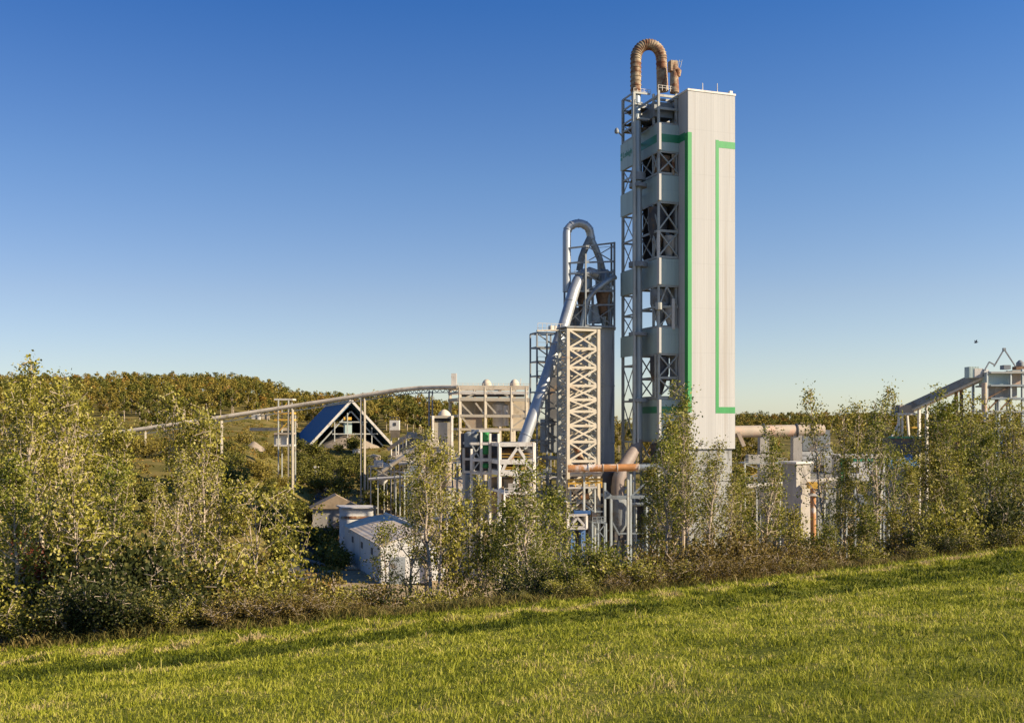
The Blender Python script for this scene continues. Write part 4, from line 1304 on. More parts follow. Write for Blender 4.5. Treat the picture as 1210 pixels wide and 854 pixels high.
ladder(712, 396, 545, 216.5, 'caged ladder climbing the dark concrete silo')

platform(462, 500, 545, 300, 6, 'cream platform with tan housing below the small feeder house', 'lattice', 2, 'belt')
platform(438, 466, 552, 296, 5, 'cream platform near the inclined conveyor and A-frame hall', 'lattice', 1, 'white')
platform(476, 508, 518, 306, 5, 'cream deck beside the dark coal stockpile', 'lattice', 2, 'concrete')
tank(508, 530, 286, 1.8, 8, 'belt', 'tan silo-like tank beside the feeder house')
tank(452, 548, 300, 1.5, 5, 'white', 'white tank at the foot of the A-frame hall bank')
pipe_run(452, 556, 512, 516, 292, 290, .6, 'belt', 'tan sloping pipe rising towards the feeder house')
pipe_run(436, 566, 500, 562, 280, 276, .4, 'white', 'white overhead pipe behind the flat shed')
# ================================================================== VEGETATION
def leaves_mesh(name, pts, size, kindname, parent, rd, flat=.0):
    """one small folded-free leaf quad per point; pts = (x,y,z,tint)"""
    n = len(pts)
    a = np.array(pts, dtype=np.float64)
    rs = np.random.RandomState(rd.randint(0, 10 ** 6))
    d = rs.normal(size=(n, 3))
    d[:, 2] -= .5
    d /= np.linalg.norm(d, axis=1)[:, None]
    e = rs.normal(size=(n, 3))
    e -= d * (e * d).sum(1)[:, None]
    e /= np.linalg.norm(e, axis=1)[:, None]
    L = size * rs.uniform(.65, 1.35, n)
    Wd = L * rs.uniform(.55, .8, n)
    c = a[:, :3]
    v = np.empty((n, 4, 3))
    v[:, 0] = c - d * (L / 2)[:, None]
    v[:, 1] = c + e * (Wd / 2)[:, None]
    v[:, 2] = c + d * (L / 2)[:, None]
    v[:, 3] = c - e * (Wd / 2)[:, None]
    me = bpy.data.meshes.new(name)
    me.vertices.add(4 * n)
    me.vertices.foreach_set('co', v.reshape(-1).astype(np.float32))
    me.loops.add(4 * n)
    me.loops.foreach_set('vertex_index', np.arange(4 * n, dtype=np.int32))
    me.polygons.add(n)
    me.polygons.foreach_set('loop_start', np.arange(0, 4 * n, 4, dtype=np.int32))
    me.polygons.foreach_set('loop_total', np.full(n, 4, dtype=np.int32))
    me.materials.append(LF[kindname])
    at = me.attributes.new('tint', 'FLOAT', 'POINT')
    at.data.foreach_set('value', np.repeat(a[:, 3], 4).astype(np.float32))
    me.update()
    me.validate()
    o = bpy.data.objects.new(name, me)
    COL.objects.link(o)
    o.parent = parent
    return o

def rvec(rd, s):
    return Vector((rd.gauss(0, s), rd.gauss(0, s), rd.gauss(0, s)))

def tree_proto(name, cat, seed, H, spread, nleaf, lsize, leaf, cb=.22, trunks=1, lean=.06, nbr=26, droop=0.0, bark='bark', r0=None, clump=.33, up=1.0):
    rd = random.Random(seed)
    root = thing(name, name, cat)
    wood = MB()
    sites = []
    for tk in range(trunks):
        h = H * (1 if tk == 0 else rd.uniform(.72, .95))
        a = rd.uniform(0, 6.28) if trunks == 1 else tk * 6.28 / trunks + rd.uniform(-.6, .6)
        ln = lean * rd.uniform(.6, 1.4) * (1 if trunks == 1 else 2.2)
        pts, p = [], Vector((rd.uniform(-.2, .2) * (trunks > 1), rd.uniform(-.2, .2) * (trunks > 1), -.4))
        n = 11
        dx, dy = math.cos(a) * ln, math.sin(a) * ln
        for i in range(n):
            pts.append(p.copy())
            st = h / (n - 1)
            p = p + Vector((dx * st + rd.gauss(0, .022) * h / 4, dy * st + rd.gauss(0, .022) * h / 4, st))
            dx *= .9
            dy *= .9
        rb = (r0 or .011 * H + .02) * (1 if tk == 0 else .8)
        rr = [max(.012, rb * (1 - i / (n - 1)) ** .85) for i in range(n)]
        rr[0] *= 1.35
        wood.tube(pts, rr, 7)
        def at_t(t):
            k = t * (n - 1)
            i = min(n - 2, int(k))
            return pts[i].lerp(pts[i + 1], k - i)
        nb = nbr if tk == 0 else int(nbr * .7)
        for b in range(nb):
            t = cb + (1 - cb) * ((b + rd.random()) / nb) ** .9
            if t > .985:
                t = .985
            az = b * 2.4 + rd.uniform(-.5, .5) + seed
            shape = (math.sin(math.pi * min(1, (t - cb) / (1 - cb) * .82 + .16)) ** .8)
            L = spread * (.35 + .75 * shape) * rd.uniform(.6, 1.25)
            el = R(lerp(28, 62, t)) * up + rd.uniform(-.2, .2)
            q = at_t(t)
            bp = [q.copy()]
            hd_ = Vector((math.cos(az), math.sin(az), 0))
            for i in range(4):
                e = el + (.16 if droop == 0 else -droop * (i - .5)) * i
                q = q + (hd_ * math.cos(e) + Vector((0, 0, math.sin(e)))) * L / 4 + rvec(rd, .05 * L / 4)
                bp.append(q.copy())
            br0 = max(.02, rr[min(n - 1, int(t * (n - 1)))] * .6)
            wood.tube(bp, [br0, br0 * .8, br0 * .6, br0 * .42, .008], 5, False)
            for i, f in ((1, .06), (2, .5), (3, 1.0), (4, 1.3)):
                sites.append((bp[i], f * rd.uniform(.2, 1.5)))
                for _ in range(2):
                    tw = bp[i] + Vector((rd.gauss(0, .5), rd.gauss(0, .5), rd.gauss(.25, .4))) * (.42 * L ** .6)
                    if rd.random() < .8:
                        wood.beam(bp[i], tw, .022, .022)
                    sites.append((tw, f * rd.uniform(.2, 1.6)))
        sites.append((pts[-1], .5))
        sites.append((pts[-2], .6))
    tot = sum(w for _, w in sites)
    nleaf *= .98
    lv = []
    for c, w in sites:
        k = int(nleaf * w / tot + rd.random())
        tn = rd.gauss(.5, .18)
        sg = clump * .62 * rd.uniform(.6, 1.3)
        for _ in range(k):
            q = c + Vector((rd.gauss(0, sg), rd.gauss(0, sg), rd.gauss(-.05, sg * .9)))
            if q.z < .1:
                continue
            lv.append((q.x, q.y, q.z, min(1, max(0, tn + rd.gauss(0, .2)))))
    wood.build('trunk', MT[bark], root)
    leaves_mesh('crown', lv, lsize, leaf, root, rd)
    root['H'] = sorted(v[2] for v in lv)[int(len(lv) * .995)]
    return root

def shrub_proto(name, seed, H, rad, nleaf, lsize, leaf, bark='bark', stems=9):
    rd = random.Random(seed)
    root = thing(name, name, 'shrub')
    wood = MB()
    sites = []
    for k in range(stems):
        az = k * 2.4 + rd.uniform(-.4, .4)
        out = rad * rd.uniform(.25, 1)
        h = H * rd.uniform(.6, 1.05) * (1 - .25 * out / rad)
        p0 = Vector((rd.uniform(-.15, .15), rd.uniform(-.15, .15), -.3))
        p1 = Vector((math.cos(az) * out * .35, math.sin(az) * out * .35, h * .4))
        p2 = Vector((math.cos(az) * out * .8, math.sin(az) * out * .8, h * .78))
        p3 = Vector((math.cos(az) * out, math.sin(az) * out, h))
        wood.tube([p0, p1, p2, p3], [.012 * H, .009 * H, .006 * H, .004], 5, False)
        for i in range(10):
            f = rd.uniform(.2, 1)
            a, b = (p1, p2) if f < .6 else (p2, p3)
            c = a.lerp(b, rd.random())
            tw = c + Vector((rd.gauss(0, .3), rd.gauss(0, .3), rd.gauss(.12, .22))) * rad * .55
            wood.beam(c, tw, .018, .018)
            sites += [(c, .5), (tw, rd.uniform(.4, 1.6))]
    tot = sum(w for _, w in sites)
    lv = []
    for c, w in sites:
        tn = rd.gauss(.45, .18)
        sg = rad * .16
        for _ in range(int(nleaf * w / tot + rd.random())):
            q = c + Vector((rd.gauss(0, sg), rd.gauss(0, sg), rd.gauss(0, sg)))
            if q.z > .02:
                lv.append((q.x, q.y, q.z, min(1, max(0, tn + rd.gauss(0, .2)))))
    wood.build('stem', MT[bark], root)
    leaves_mesh('foliage', lv[::2] + lv[1::4], lsize * 1.25, leaf, root, rd)
    root['H'] = H
    return root

LSZ = .135
TP = {
 'slim_a': tree_proto('poplar_tree', 'tree', 11, 13, 1.5, 5200, LSZ, 'olive', .25, 1, .05, 30),
 'slim_b': tree_proto('poplar_tree', 'tree', 12, 13, 1.7, 4600, LSZ, 'green', .38, 2, .05, 26),
 'sparse': tree_proto('poplar_tree', 'tree', 13, 13, 1.4, 2600, LSZ, 'olive', .45, 2, .06, 22),
 'wide_a': tree_proto('poplar_tree', 'tree', 14, 13, 2.9, 9000, LSZ, 'olive', .16, 1, .07, 32),
 'wide_b': tree_proto('poplar_tree', 'tree', 15, 13, 2.6, 8200, LSZ, 'olive', .2, 2, .06, 28),
 'multi': tree_proto('poplar_tree', 'tree', 16, 13, 2.0, 6000, LSZ, 'olive', .42, 3, .05, 22),
 'green_a': tree_proto('poplar_tree', 'tree', 17, 9, 2.1, 6200, LSZ, 'green', .08, 2, .07, 30),
 'green_b': tree_proto('poplar_tree', 'tree', 18, 9, 1.7, 6000, LSZ, 'green', .12, 1, .06, 28),
 'dense_a': tree_proto('poplar_tree', 'tree', 19, 12, 3.0, 9500, LSZ * 1.15, 'green', .1, 2, .08, 36),
 'dense_b': tree_proto('poplar_tree', 'tree', 20, 12, 3.3, 9500, LSZ * 1.15, 'olive', .08, 3, .07, 30),
 'arching': tree_proto('arching_tree', 'tree', 21, 7, 3.6, 4200, LSZ, 'olive', .25, 1, .12, 18, .38, 'bark'),
 'small': tree_proto('young_tree', 'tree', 22, 6, 1.4, 3600, LSZ, 'olive', .1, 2, .08, 22),
 'small_g': tree_proto('young_tree', 'tree', 23, 6, 1.6, 4200, LSZ, 'green', .08, 2, .08, 22),
}
SP = {
 'brown_a': shrub_proto('brown_shrub', 31, 2.6, 1.7, 2600, .11, 'brown'),
 'brown_b': shrub_proto('brown_shrub', 32, 2.4, 1.5, 2000, .10, 'brown', stems=12),
 'dark_a': shrub_proto('dark_shrub', 33, 2.8, 1.8, 3200, .13, 'dark'),
 'dark_b': shrub_proto('dark_shrub', 34, 2.6, 1.6, 2600, .12, 'dark', stems=12),
 'olive_a': shrub_proto('olive_shrub', 35, 2.6, 1.7, 2800, .12, 'olive'),
 'olive_b': shrub_proto('olive_shrub', 36, 2.4, 1.5, 2200, .12, 'olive', stems=12),
 'lime': shrub_proto('lime_shrub', 37, 3.2, 1.5, 4600, .10, 'lime', stems=16),
 'gold': shrub_proto('golden_shrub', 38, 2.4, 1.4, 1600, .13, 'gold'),
 'red': shrub_proto('red_creeper', 39, 5.0, .8, 1500, .13, 'red', stems=7),
 'bank_a': shrub_proto('bank_shrub', 40, 5.0, 3.6, 1500, .42, 'forest_olive'),
 'bank_b': shrub_proto('bank_shrub', 41, 4.4, 3.2, 1400, .42, 'forest_green'),
}
used = set()
def place(proto, key, x, ytop, Y, label=None, group=None, rz=None, base=None, sxy=None):
    p = proto[key]
    g = GP(x, Y)
    h = (HZ - ytop) / K * Y - g.z
    s = h / p['H']
    rd = random.Random(int(x * 13 + Y * 7))
    rz = rd.uniform(0, 6.28) if rz is None else rz
    w = sxy or max(.8, min(1.25, s ** -.35)) * s
    if key in used:
        o = copy_tree(p, g, rz, (w, w, s), label, group)
    else:
        used.add(key)
        o = p
        o.location = g
        o.rotation_euler = (0, 0, rz)
        o.scale = (w, w, s)
        if label:
            o['label'] = label
        if group:
            o['group'] = group
    if 'H' in o and o is not p:
        del o['H']
    return o

TG = 'poplars along the lower edge of the lawn'
trees = [
 (62, 428, 50, 'multi', 'tall three-stemmed poplar topping the hill skyline beside the red creeper'),
 (8, 452, 46, 'wide_b', 'broad olive poplar cut off by the picture edge beside the tallest poplars'),
 (38, 462, 57, 'wide_a', 'broad olive poplar between the edge poplar and the three-stemmed one'),
 (98, 468, 54, 'wide_b', 'broad two-stemmed poplar overlapping the wooded hill skyline'),
 (118, 492, 64, 'wide_a', 'distant broad poplar whose top reaches above the hill, before the conveyor tail'),
 (20, 540, 42, 'green_b', 'shorter green poplar in front of the edge poplars'),
 (84, 560, 41, 'small', 'young olive tree in front of the broad two-stemmed poplar'),
 (118, 545, 46, 'green_a', 'bushy green two-stemmed tree at the foot of the broad poplars'),
 (150, 538, 52, 'slim_a', 'slim straight poplar at the side of the bare olive bank'),
 (193, 548, 45, 'sparse', 'sparse poplar with a bare pale straight trunk low down'),
 (228, 464, 55, 'multi', 'slender three-stemmed poplar rising across the conveyor'),
 (246, 530, 50, 'sparse', 'sparse leaning poplar with crooked pale trunk beside the three-stemmed one'),
 (300, 566, 50, 'arching', 'arching grey-branched tree drooping towards the shaded road'),
 (472, 560, 63, 'slim_b', 'slim poplar standing before the white barn gable end'),
 (508, 508, 54, 'multi', 'broad dark-trunked poplar beside the white barn'),
 (562, 566, 62, 'slim_a', 'slim poplar in front of the green-vessel frame'),
 (542, 590, 58, 'small', 'young olive tree in front of the concrete bunker'),
 (583, 600, 60, 'small_g', 'young green tree at the foot of the white process frame'),
 (630, 545, 50, 'green_a', 'full green tree below the white process frame'),
 (655, 575, 53, 'green_b', 'green poplar in front of the trussed gantry'),
 (607, 590, 52, 'green_b', 'green poplar beside the tan concrete bunker'),
 (640, 640, 46, 'small_g', 'low green tree in front of the full green tree'),
 (775, 545, 60, 'slim_a', 'slim poplar in front of the downcomer duct support'),
 (800, 452, 55, 'slim_b', 'tall slim poplar overlapping the corner of the green-striped tower'),
 (787, 490, 59, 'slim_a', 'slim olive poplar just behind the tallest one at the tower foot'),
 (824, 520, 54, 'sparse', 'sparse pale-trunked poplar before the clad tower base'),
 (842, 538, 58, 'slim_b', 'two-stemmed poplar in front of the tower plinth'),
 (872, 545, 62, 'slim_a', 'slim poplar just right of the clad tower base'),
 (812, 500, 61, 'slim_a', 'slim poplar behind the sparse one at the clad tower base'),
 (914, 545, 64, 'slim_a', 'slim poplar between the kiln and the white stack box'),
 (1003, 535, 64, 'slim_a', 'slim poplar in front of the raised white cabin'),
 (965, 610, 60, 'small_g', 'young green tree beside the rusty side pipe of the stack box'),
 (862, 560, 56, 'sparse', 'thin sparse poplar under the clad tower corner'),
 (893, 506, 60, 'slim_b', 'poplar with twin pale stems in front of the rotary kiln'),
 (936, 600, 62, 'small', 'young olive tree at the foot of the white stack box'),
 (986, 460, 74, 'sparse', 'thin feathery poplar reaching above the far treeline'),
 (1024, 456, 74, 'sparse', 'feathery tall poplar beside the raised white cabin'),
 (1044, 475, 64, 'slim_b', 'poplar with straight pale trunk before the blue-roofed shed'),
 (1072, 545, 66, 'slim_a', 'slim olive poplar before the transfer house'),
 (1100, 512, 72, 'dense_b', 'dense olive tree below the inclined gallery'),
 (1132, 463, 74, 'dense_a', 'big dense green tree hiding the upper gallery'),
 (1163, 470, 77, 'dense_b', 'dense olive tree in front of the loading tower'),
 (1190, 505, 66, 'dense_a', 'dense green tree in front of the blue tower base'),
 (1212, 478, 74, 'dense_b', 'dense olive tree at the outer edge beyond the loading tower'),
 (1108, 565, 64, 'green_a', 'bushy green tree under the big dense one'),
 (1150, 575, 64, 'green_a', 'bushy green tree below the loading tower trees'),
 (1060, 600, 64, 'small', 'young olive tree at the foot of the blue-roofed shed'),
 (1025, 590, 62, 'small_g', 'young green tree under the raised white cabin'),
]
for x, yt, Y, k, lab in trees:
    place(TP, k, x, yt, Y, lab, TG)
place(SP, 'red', 47, 575, 44, 'red-leaved creeper on the pale trunk of the outermost poplars')
place(SP, 'red', 60, 640, 42, 'small red-leaved creeper beneath the taller red creeper')
place(SP, 'lime', 700, 632, 47, 'bright yellow-green round shrub beside the broken foundation')
place(SP, 'lime', 676, 660, 45, 'smaller yellow-green shrub beside the bright round one')
place(SP, 'gold', 65, 715, 38.5, 'yellow-leaved shrub at the lawn edge below the red creeper')
place(SP, 'gold', 150, 645, 48, 'yellow-leaved shrub under the slim straight poplar')
# undergrowth strip
SG = {'brown': ('brown half-bare shrub in the thicket along the lower lawn edge', 'brown shrubs of the lawn-edge thicket'),
      'dark': ('dark green shrub in the shade below the poplars', 'dark shrubs below the poplars'),
      'olive': ('olive leafy shrub in the thicket along the lower lawn edge', 'olive shrubs of the lawn-edge thicket')}
rd = random.Random(77)
def under(x, ytop, dY, fam):
    u = (x - CX) / K
    Y = edge_far(u) + dY
    k = fam + ('_a' if rd.random() < .5 else '_b')
    place(SP, k, x, ytop, Y, *SG[fam])
def itp(tab, x):
    return prof(tab, x)
TOPY = [(-20, 690), (60, 672), (120, 640), (180, 660), (250, 665), (300, 668), (360, 676), (410, 690), (450, 702), (520, 700), (590, 700), (640, 672), (720, 660), (780, 640), (860, 632), (930, 645), (1000, 655), (1060, 640), (1110, 595), (1160, 600), (1220, 585)]
x = -22.0
while x < 1232:
    yt = itp(TOPY, x)
    if x < 255:
        fams = ['dark', 'dark', 'olive']
    elif x < 430:
        fams = ['brown', 'brown', 'olive']
    elif x < 600:
        fams = ['brown', 'olive', 'dark']
    elif x < 720:
        fams = ['olive', 'dark']
    elif x < 1085:
        fams = ['brown', 'brown', 'olive', 'brown']
    else:
        fams = ['dark', 'dark', 'olive']
    under(x + rd.uniform(-4, 4), yt + rd.uniform(-8, 12), rd.uniform(5, 9), rd.choice(fams))
    under(x + rd.uniform(-4, 4), lerp(yt, itp([(0, 768), (605, 716), (1210, 650)], x), rd.uniform(.3, .6)), rd.uniform(2.0, 3.6), rd.choice(fams))
    x += 15
# ---------------------------------------------------------------- shrubs on the far banks
def bank(x, y, Y, h, fam):
    g = GP(x, Y)
    k = 'bank_a' if fam == 0 else 'bank_b'
    p = SP[k]
    s = h / p['H']
    lab = ('olive shrub on the bank below the conveyor', 'olive shrubs on the far banks') if fam == 0 else ('dark green shrub on the bank below the hall', 'dark green shrubs on the far banks')
    place(SP, k, x, HZ - (g.z + h) / Y * K, Y, *lab)
rb = random.Random(5)
for i in range(150):
    Y = rb.uniform(185, 400)
    x = rb.uniform(20, 335)
    bank(x, 0, Y, rb.uniform(2, 5.5), 0 if rb.random() < .65 else 1)
for i in range(38):
    Y = rb.uniform(330, 412)
    bank(rb.uniform(352, 432), 0, Y, rb.uniform(3, 6), 1)
for i in range(30):
    bank(rb.uniform(440, 560), 0, rb.uniform(255, 390), rb.uniform(3, 7), rb.choice([0, 1]))
for i in range(30):
    bank(rb.uniform(870, 1200), 0, rb.uniform(215, 330), rb.uniform(4, 9), rb.choice([0, 1]))
for i in range(16):
    bank(rb.uniform(330, 400), 0, rb.uniform(255, 300), rb.uniform(2, 5), 1)

for x, Y, h in ((338, 215, 5), (342, 240, 6), (350, 270, 6), (398, 205, 4), (393, 214, 5), (404, 200, 3.5), (388, 225, 5), (386, 250, 6), (410, 270, 5), (425, 280, 6), (445, 300, 7), (457, 310, 7), (432, 330, 7), (335, 200, 5), (396, 300, 7), (404, 320, 7), (376, 330, 5), (330, 230, 6)):
    bank(x, 0, Y, h, 1)  # roadside shrubs, some added to deepen the shadow around the road
# low brush covering the banks
def brush(name, lf, seed, n):
    rd = random.Random(seed)
    lv = []
    for i in range(n):
        Y = rd.uniform(170, 590)
        u = rd.uniform(-.6, -.1) if rd.random() < .8 else rd.uniform(-.1, .5)
        if Y < 330 and -.17 < u < .1 and rd.random() < .9:
            continue
        if -.24 < u < -.12 and 428 < Y < 500:
            continue
        X = u * Y
        if noise.noise(Vector((X * .03, Y * .03, seed))) < -.1:
            continue
        z = G(X, Y)
        h = rd.uniform(.4, 1.7)
        r = rd.uniform(.5, 1.6)
        tn = rd.gauss(.5, .2)
        for k in range(26):
            a, q = rd.uniform(0, 6.28), rd.random() ** .5 * r
            lv.append((X + math.cos(a) * q, Y + math.sin(a) * q, z + rd.uniform(.05, 1) * h * (1.1 - q / r * .7), min(1, max(0, tn + rd.gauss(0, .15)))))
    tmp = bpy.data.objects.new('tmp', None)
    o = leaves_mesh(name, lv, .5, lf, tmp, rd)
    o.parent = None
    bpy.data.objects.remove(tmp)
    return kind(o, 'stuff')
brush('undergrowth', 'forest_olive', 3, 4200)['label'] = 'low olive brush covering the far banks'
brush('undergrowth', 'forest_green', 8, 2600)['label'] = 'low dark green brush covering the far banks'
brush('undergrowth', 'forest_orange', 15, 1700)['label'] = 'low rusty brush covering the far banks'

# ---------------------------------------------------------------- forest on the hills
def forest_pts(rd, H, W, n):
    lv = []
    lobes = []
    for k in range(11):
        a = rd.uniform(0, 6.28)
        z = rd.uniform(.32, .95) * H
        f = math.sin(math.pi * min(1, max(.05, (z / H - .18) / .86))) ** .7
        r = W * f * rd.uniform(.2, .75)
        lobes.append((math.cos(a) * r, math.sin(a) * r, z, W * rd.uniform(.26, .44), rd.gauss(.5, .16)))
    for i in range(n):
        lx, ly, lz, lr, tn = rd.choice(lobes)
        v = rvec(rd, 1).normalized() * lr * rd.uniform(.6, 1.05)
        lv.append((lx + v.x, ly + v.y, lz + v.z * .85, min(1, max(0, tn + rd.gauss(0, .13)))))
    return lv
FP = {}
for i, (lf, H, W) in enumerate([('forest_olive', 14, 4.2), ('forest_green', 14, 4.4), ('forest_olive', 15, 3.8), ('forest_orange', 13, 4.0), ('forest_green', 15, 3.6), ('forest_olive', 13, 4.6)]):
    rd = random.Random(200 + i)
    root = thing('forest_tree', 'x', 'tree')
    m = MB()
    m.tube([(0, 0, -1), (.1, 0, H * .4), (.2, .1, H * .85)], [.28, .2, .06], 6)
    for k in range(5):
        a = k * 2.4
        m.beam((.1, 0, H * (.35 + .08 * k)), (math.cos(a) * W * .6, math.sin(a) * W * .6, H * (.5 + .08 * k)), .12)
    m.build('trunk', MT['bark'], root)
    leaves_mesh('crown', forest_pts(rd, H, W, 520), 1.0, lf, root, rd)
    FP[i] = root
rd = random.Random(9)
spots = []
def scatter(u0, u1, Y0, Y1, step, keep=1.0):
    Y = Y0
    while Y < Y1:
        u = u0
        while u < u1:
            if rd.random() < keep:
                uu, yy = u + rd.uniform(-.4, .4) * step / Y, Y + rd.uniform(-.5, .5) * step
                spots.append((uu, yy))
            u += step / Y
        Y += step * .95
scatter(-.62, -.17, 600, 850, 10.5)
scatter(-.17, .02, 570, 850, 10.5)
scatter(.15, .60, 760, 960, 11)
scatter(.0, .50, 400, 760, 15, .45)
scatter(-.6, -.28, 480, 600, 16, .3)
spots.sort(key=lambda s: s[1])
FLAB = {0: 'olive autumn tree of the wood on the hill', 1: 'dark green tree of the wood on the hill', 3: 'orange autumn tree of the wood on the hill'}
FLAB[2], FLAB[5], FLAB[4] = FLAB[0], FLAB[0], FLAB[1]
FGR = {'ol': 'olive trees of the hill wood', 'da': 'dark green trees of the hill wood', 'or': 'orange trees of the hill wood'}
vis = [s for s in spots if abs(s[0]) < .53]
NIND = 270
ind = vis[:NIND]
inds = set(ind)
first = set()
for u, Y in ind:
    k = rd.choices(range(6), [4, 3, 4, 1.2, 2.5, 4])[0]
    X = u * Y
    loc = Vector((X, Y, G(X, Y)))
    s = rd.uniform(.75, 1.15)
    if k in first:
        o = copy_tree(FP[k], loc, rd.uniform(0, 6.28), s, FLAB[k], FGR[FLAB[k][:2]])
    else:
        first.add(k)
        o = FP[k]
        o.location = loc
        o.scale = (s, s, s)
        o['label'] = FLAB[k]
        o['group'] = FGR[FLAB[k][:2]]
rest = [s for s in spots if s not in inds]
root = bpy.data.objects.new('tmp', None)
COL.objects.link(root)
for lf, sel in (('forest_olive', 0), ('forest_green', 1), ('forest_orange', 2)):
    lv = []
    for i, (u, Y) in enumerate(rest):
        c = (0, 1, 0, 1, 0, 0, 1, 2, 0, 1, 0)[(i * 7 + int(Y)) % 11]
        if c != sel:
            continue
        X = u * Y
        z = G(X, Y)
        s = rd.uniform(.75, 1.15)
        for (a, b, d, t) in forest_pts(rd, 14 * s, 4.6 * s, 190):
            lv.append((X + a, Y + b, z + d, t))
    o = leaves_mesh('forest', lv, 1.25, lf, root, rd)
    o.parent = None
    kind(o, 'stuff')
    o['label'] = {0: 'olive foliage of the far wood covering the hills', 1: 'dark green foliage of the far wood covering the hills', 2: 'orange foliage of the far wood covering the hills'}[sel]
bpy.data.objects.remove(root)

# ================================================================== GROUND
def ground():
    Ys = []
    Y = -12
    while Y < 3500:
        Ys.append(Y)
        Y += max(.12, Y * .0125) if Y > 4 else .35
    us = list(np.linspace(-1.3, -.62, 24)[:-1]) + list(np.linspace(-.62, .62, 230)) + list(np.linspace(.62, 1.3, 24)[1:])
    vs, lawn, yard = [], [], []
    for Y in Ys:
        for u in us:
            X = u * Y
            if Y < 20:
                X = u * 20
            z = G(X, Y)
            vs.append((X, Y, z))
            uu = X / max(Y, .5)
            ef = edge_far(uu)
            lawn.append(1 - sm(ef + .5, ef + 3, Y))
            yard.append(sm(120, 150, Y) * (1 - sm(300, 340, Y)) * sm(-.21, -.16, u))
    n = len(us)
    fs = []
    for i in range(len(Ys) - 1):
        for k in range(n - 1):
            a = i * n + k
            fs.append((a, a + 1, a + n + 1, a + n))
    me = bpy.data.meshes.new('ground')
    me.from_pydata(vs, [], fs)
    me.polygons.foreach_set('use_smooth', [True] * len(fs))
    for nm, d in (('lawn', lawn), ('yard', yard)):
        a = me.attributes.new(nm, 'FLOAT', 'POINT')
        a.data.foreach_set('value', np.array(d, dtype=np.float32))
    m, nt, N, L, b = new_mat('ground_soil')
    tc = N.new('ShaderNodeTexCoord')
    def nz(sc, det=5, rough=.6):
        k = N.new('ShaderNodeTexNoise')
        k.inputs['Scale'].default_value = sc
        k.inputs['Detail'].default_value = det
        k.inputs['Roughness'].default_value = rough
        L.new(tc.outputs['Object'], k.inputs['Vector'])
        return k.outputs['Fac']
    def ramp(fac, *st):
        r = N.new('ShaderNodeValToRGB')
        el = r.color_ramp.elements
        while len(el) < len(st):
            el.new(.5)
        for e, (p, c) in zip(el, st):
            e.position = p
            e.color = (*c, 1)
        L.new(fac, r.inputs['Fac'])
        return r.outputs['Color']
    def mix(f, a, b_):
        k = N.new('ShaderNodeMixRGB')
        L.new(f, k.inputs['Fac'])
        L.new(a, k.inputs['Color1'])
        L.new(b_, k.inputs['Color2'])
        return k.outputs['Color']
    def attr(nm):
        k = N.new('ShaderNodeAttribute')
        k.attribute_name = nm
        return k.outputs['Fac']
    bankc = ramp(nz(.09, 8, .7), (.3, (.06, .06, .014)), (.5, (.17, .14, .035)), (.7, (.27, .19, .07)))
    yardc = ramp(nz(.12, 8, .7), (.3, (.15, .115, .07)), (.5, (.33, .25, .15)), (.72, (.44, .35, .23)))
    lawnc = ramp(nz(1.4, 8, .75), (.3, (.06, .075, .010)), (.52, (.17, .18, .02)), (.75, (.28, .24, .06)))
    c = mix(attr('yard'), bankc, yardc)
    c = mix(attr('lawn'), c, lawnc)
    L.new(c, b.inputs['Base Color'])
    b.inputs['Roughness'].default_value = .95
    b.inputs['Specular IOR Level'].default_value = .1
    bp = N.new('ShaderNodeBump')
    bp.inputs['Strength'].default_value = .6
    bp.inputs['Distance'].default_value = .08
    L.new(nz(7, 6, .7), bp.inputs['Height'])
    L.new(bp.outputs['Normal'], b.inputs['Normal'])
    me.materials.append(m)
    o = bpy.data.objects.new('ground', me)
    COL.objects.link(o)
    return kind(o, 'structure')
ground()
# road
vs, fs = [], []
rp = [(349, 172), (354, 190), (362, 215), (371, 250), (381, 300), (389, 345), (396, 385)]
sam = []
for (x0, Y0), (x1, Y1) in zip(rp, rp[1:]):
    for i in range(16):
        sam.append((lerp(x0, x1, i / 16), lerp(Y0, Y1, i / 16)))
for x, Y in sam:
    c = GP(x, Y)
    for k in range(7):
        X = c.x + (k - 3) * 1.25
        vs.append((X, Y, G(X, Y) + .12))
for i in range(len(sam) - 1):
    for k in range(6):
        a = i * 7 + k
        fs.append((a, a + 1, a + 8, a + 7))
rdm = MB()
rdm.v, rdm.f = vs, fs
kind(rdm.build('road', MT['asphalt']), 'structure')

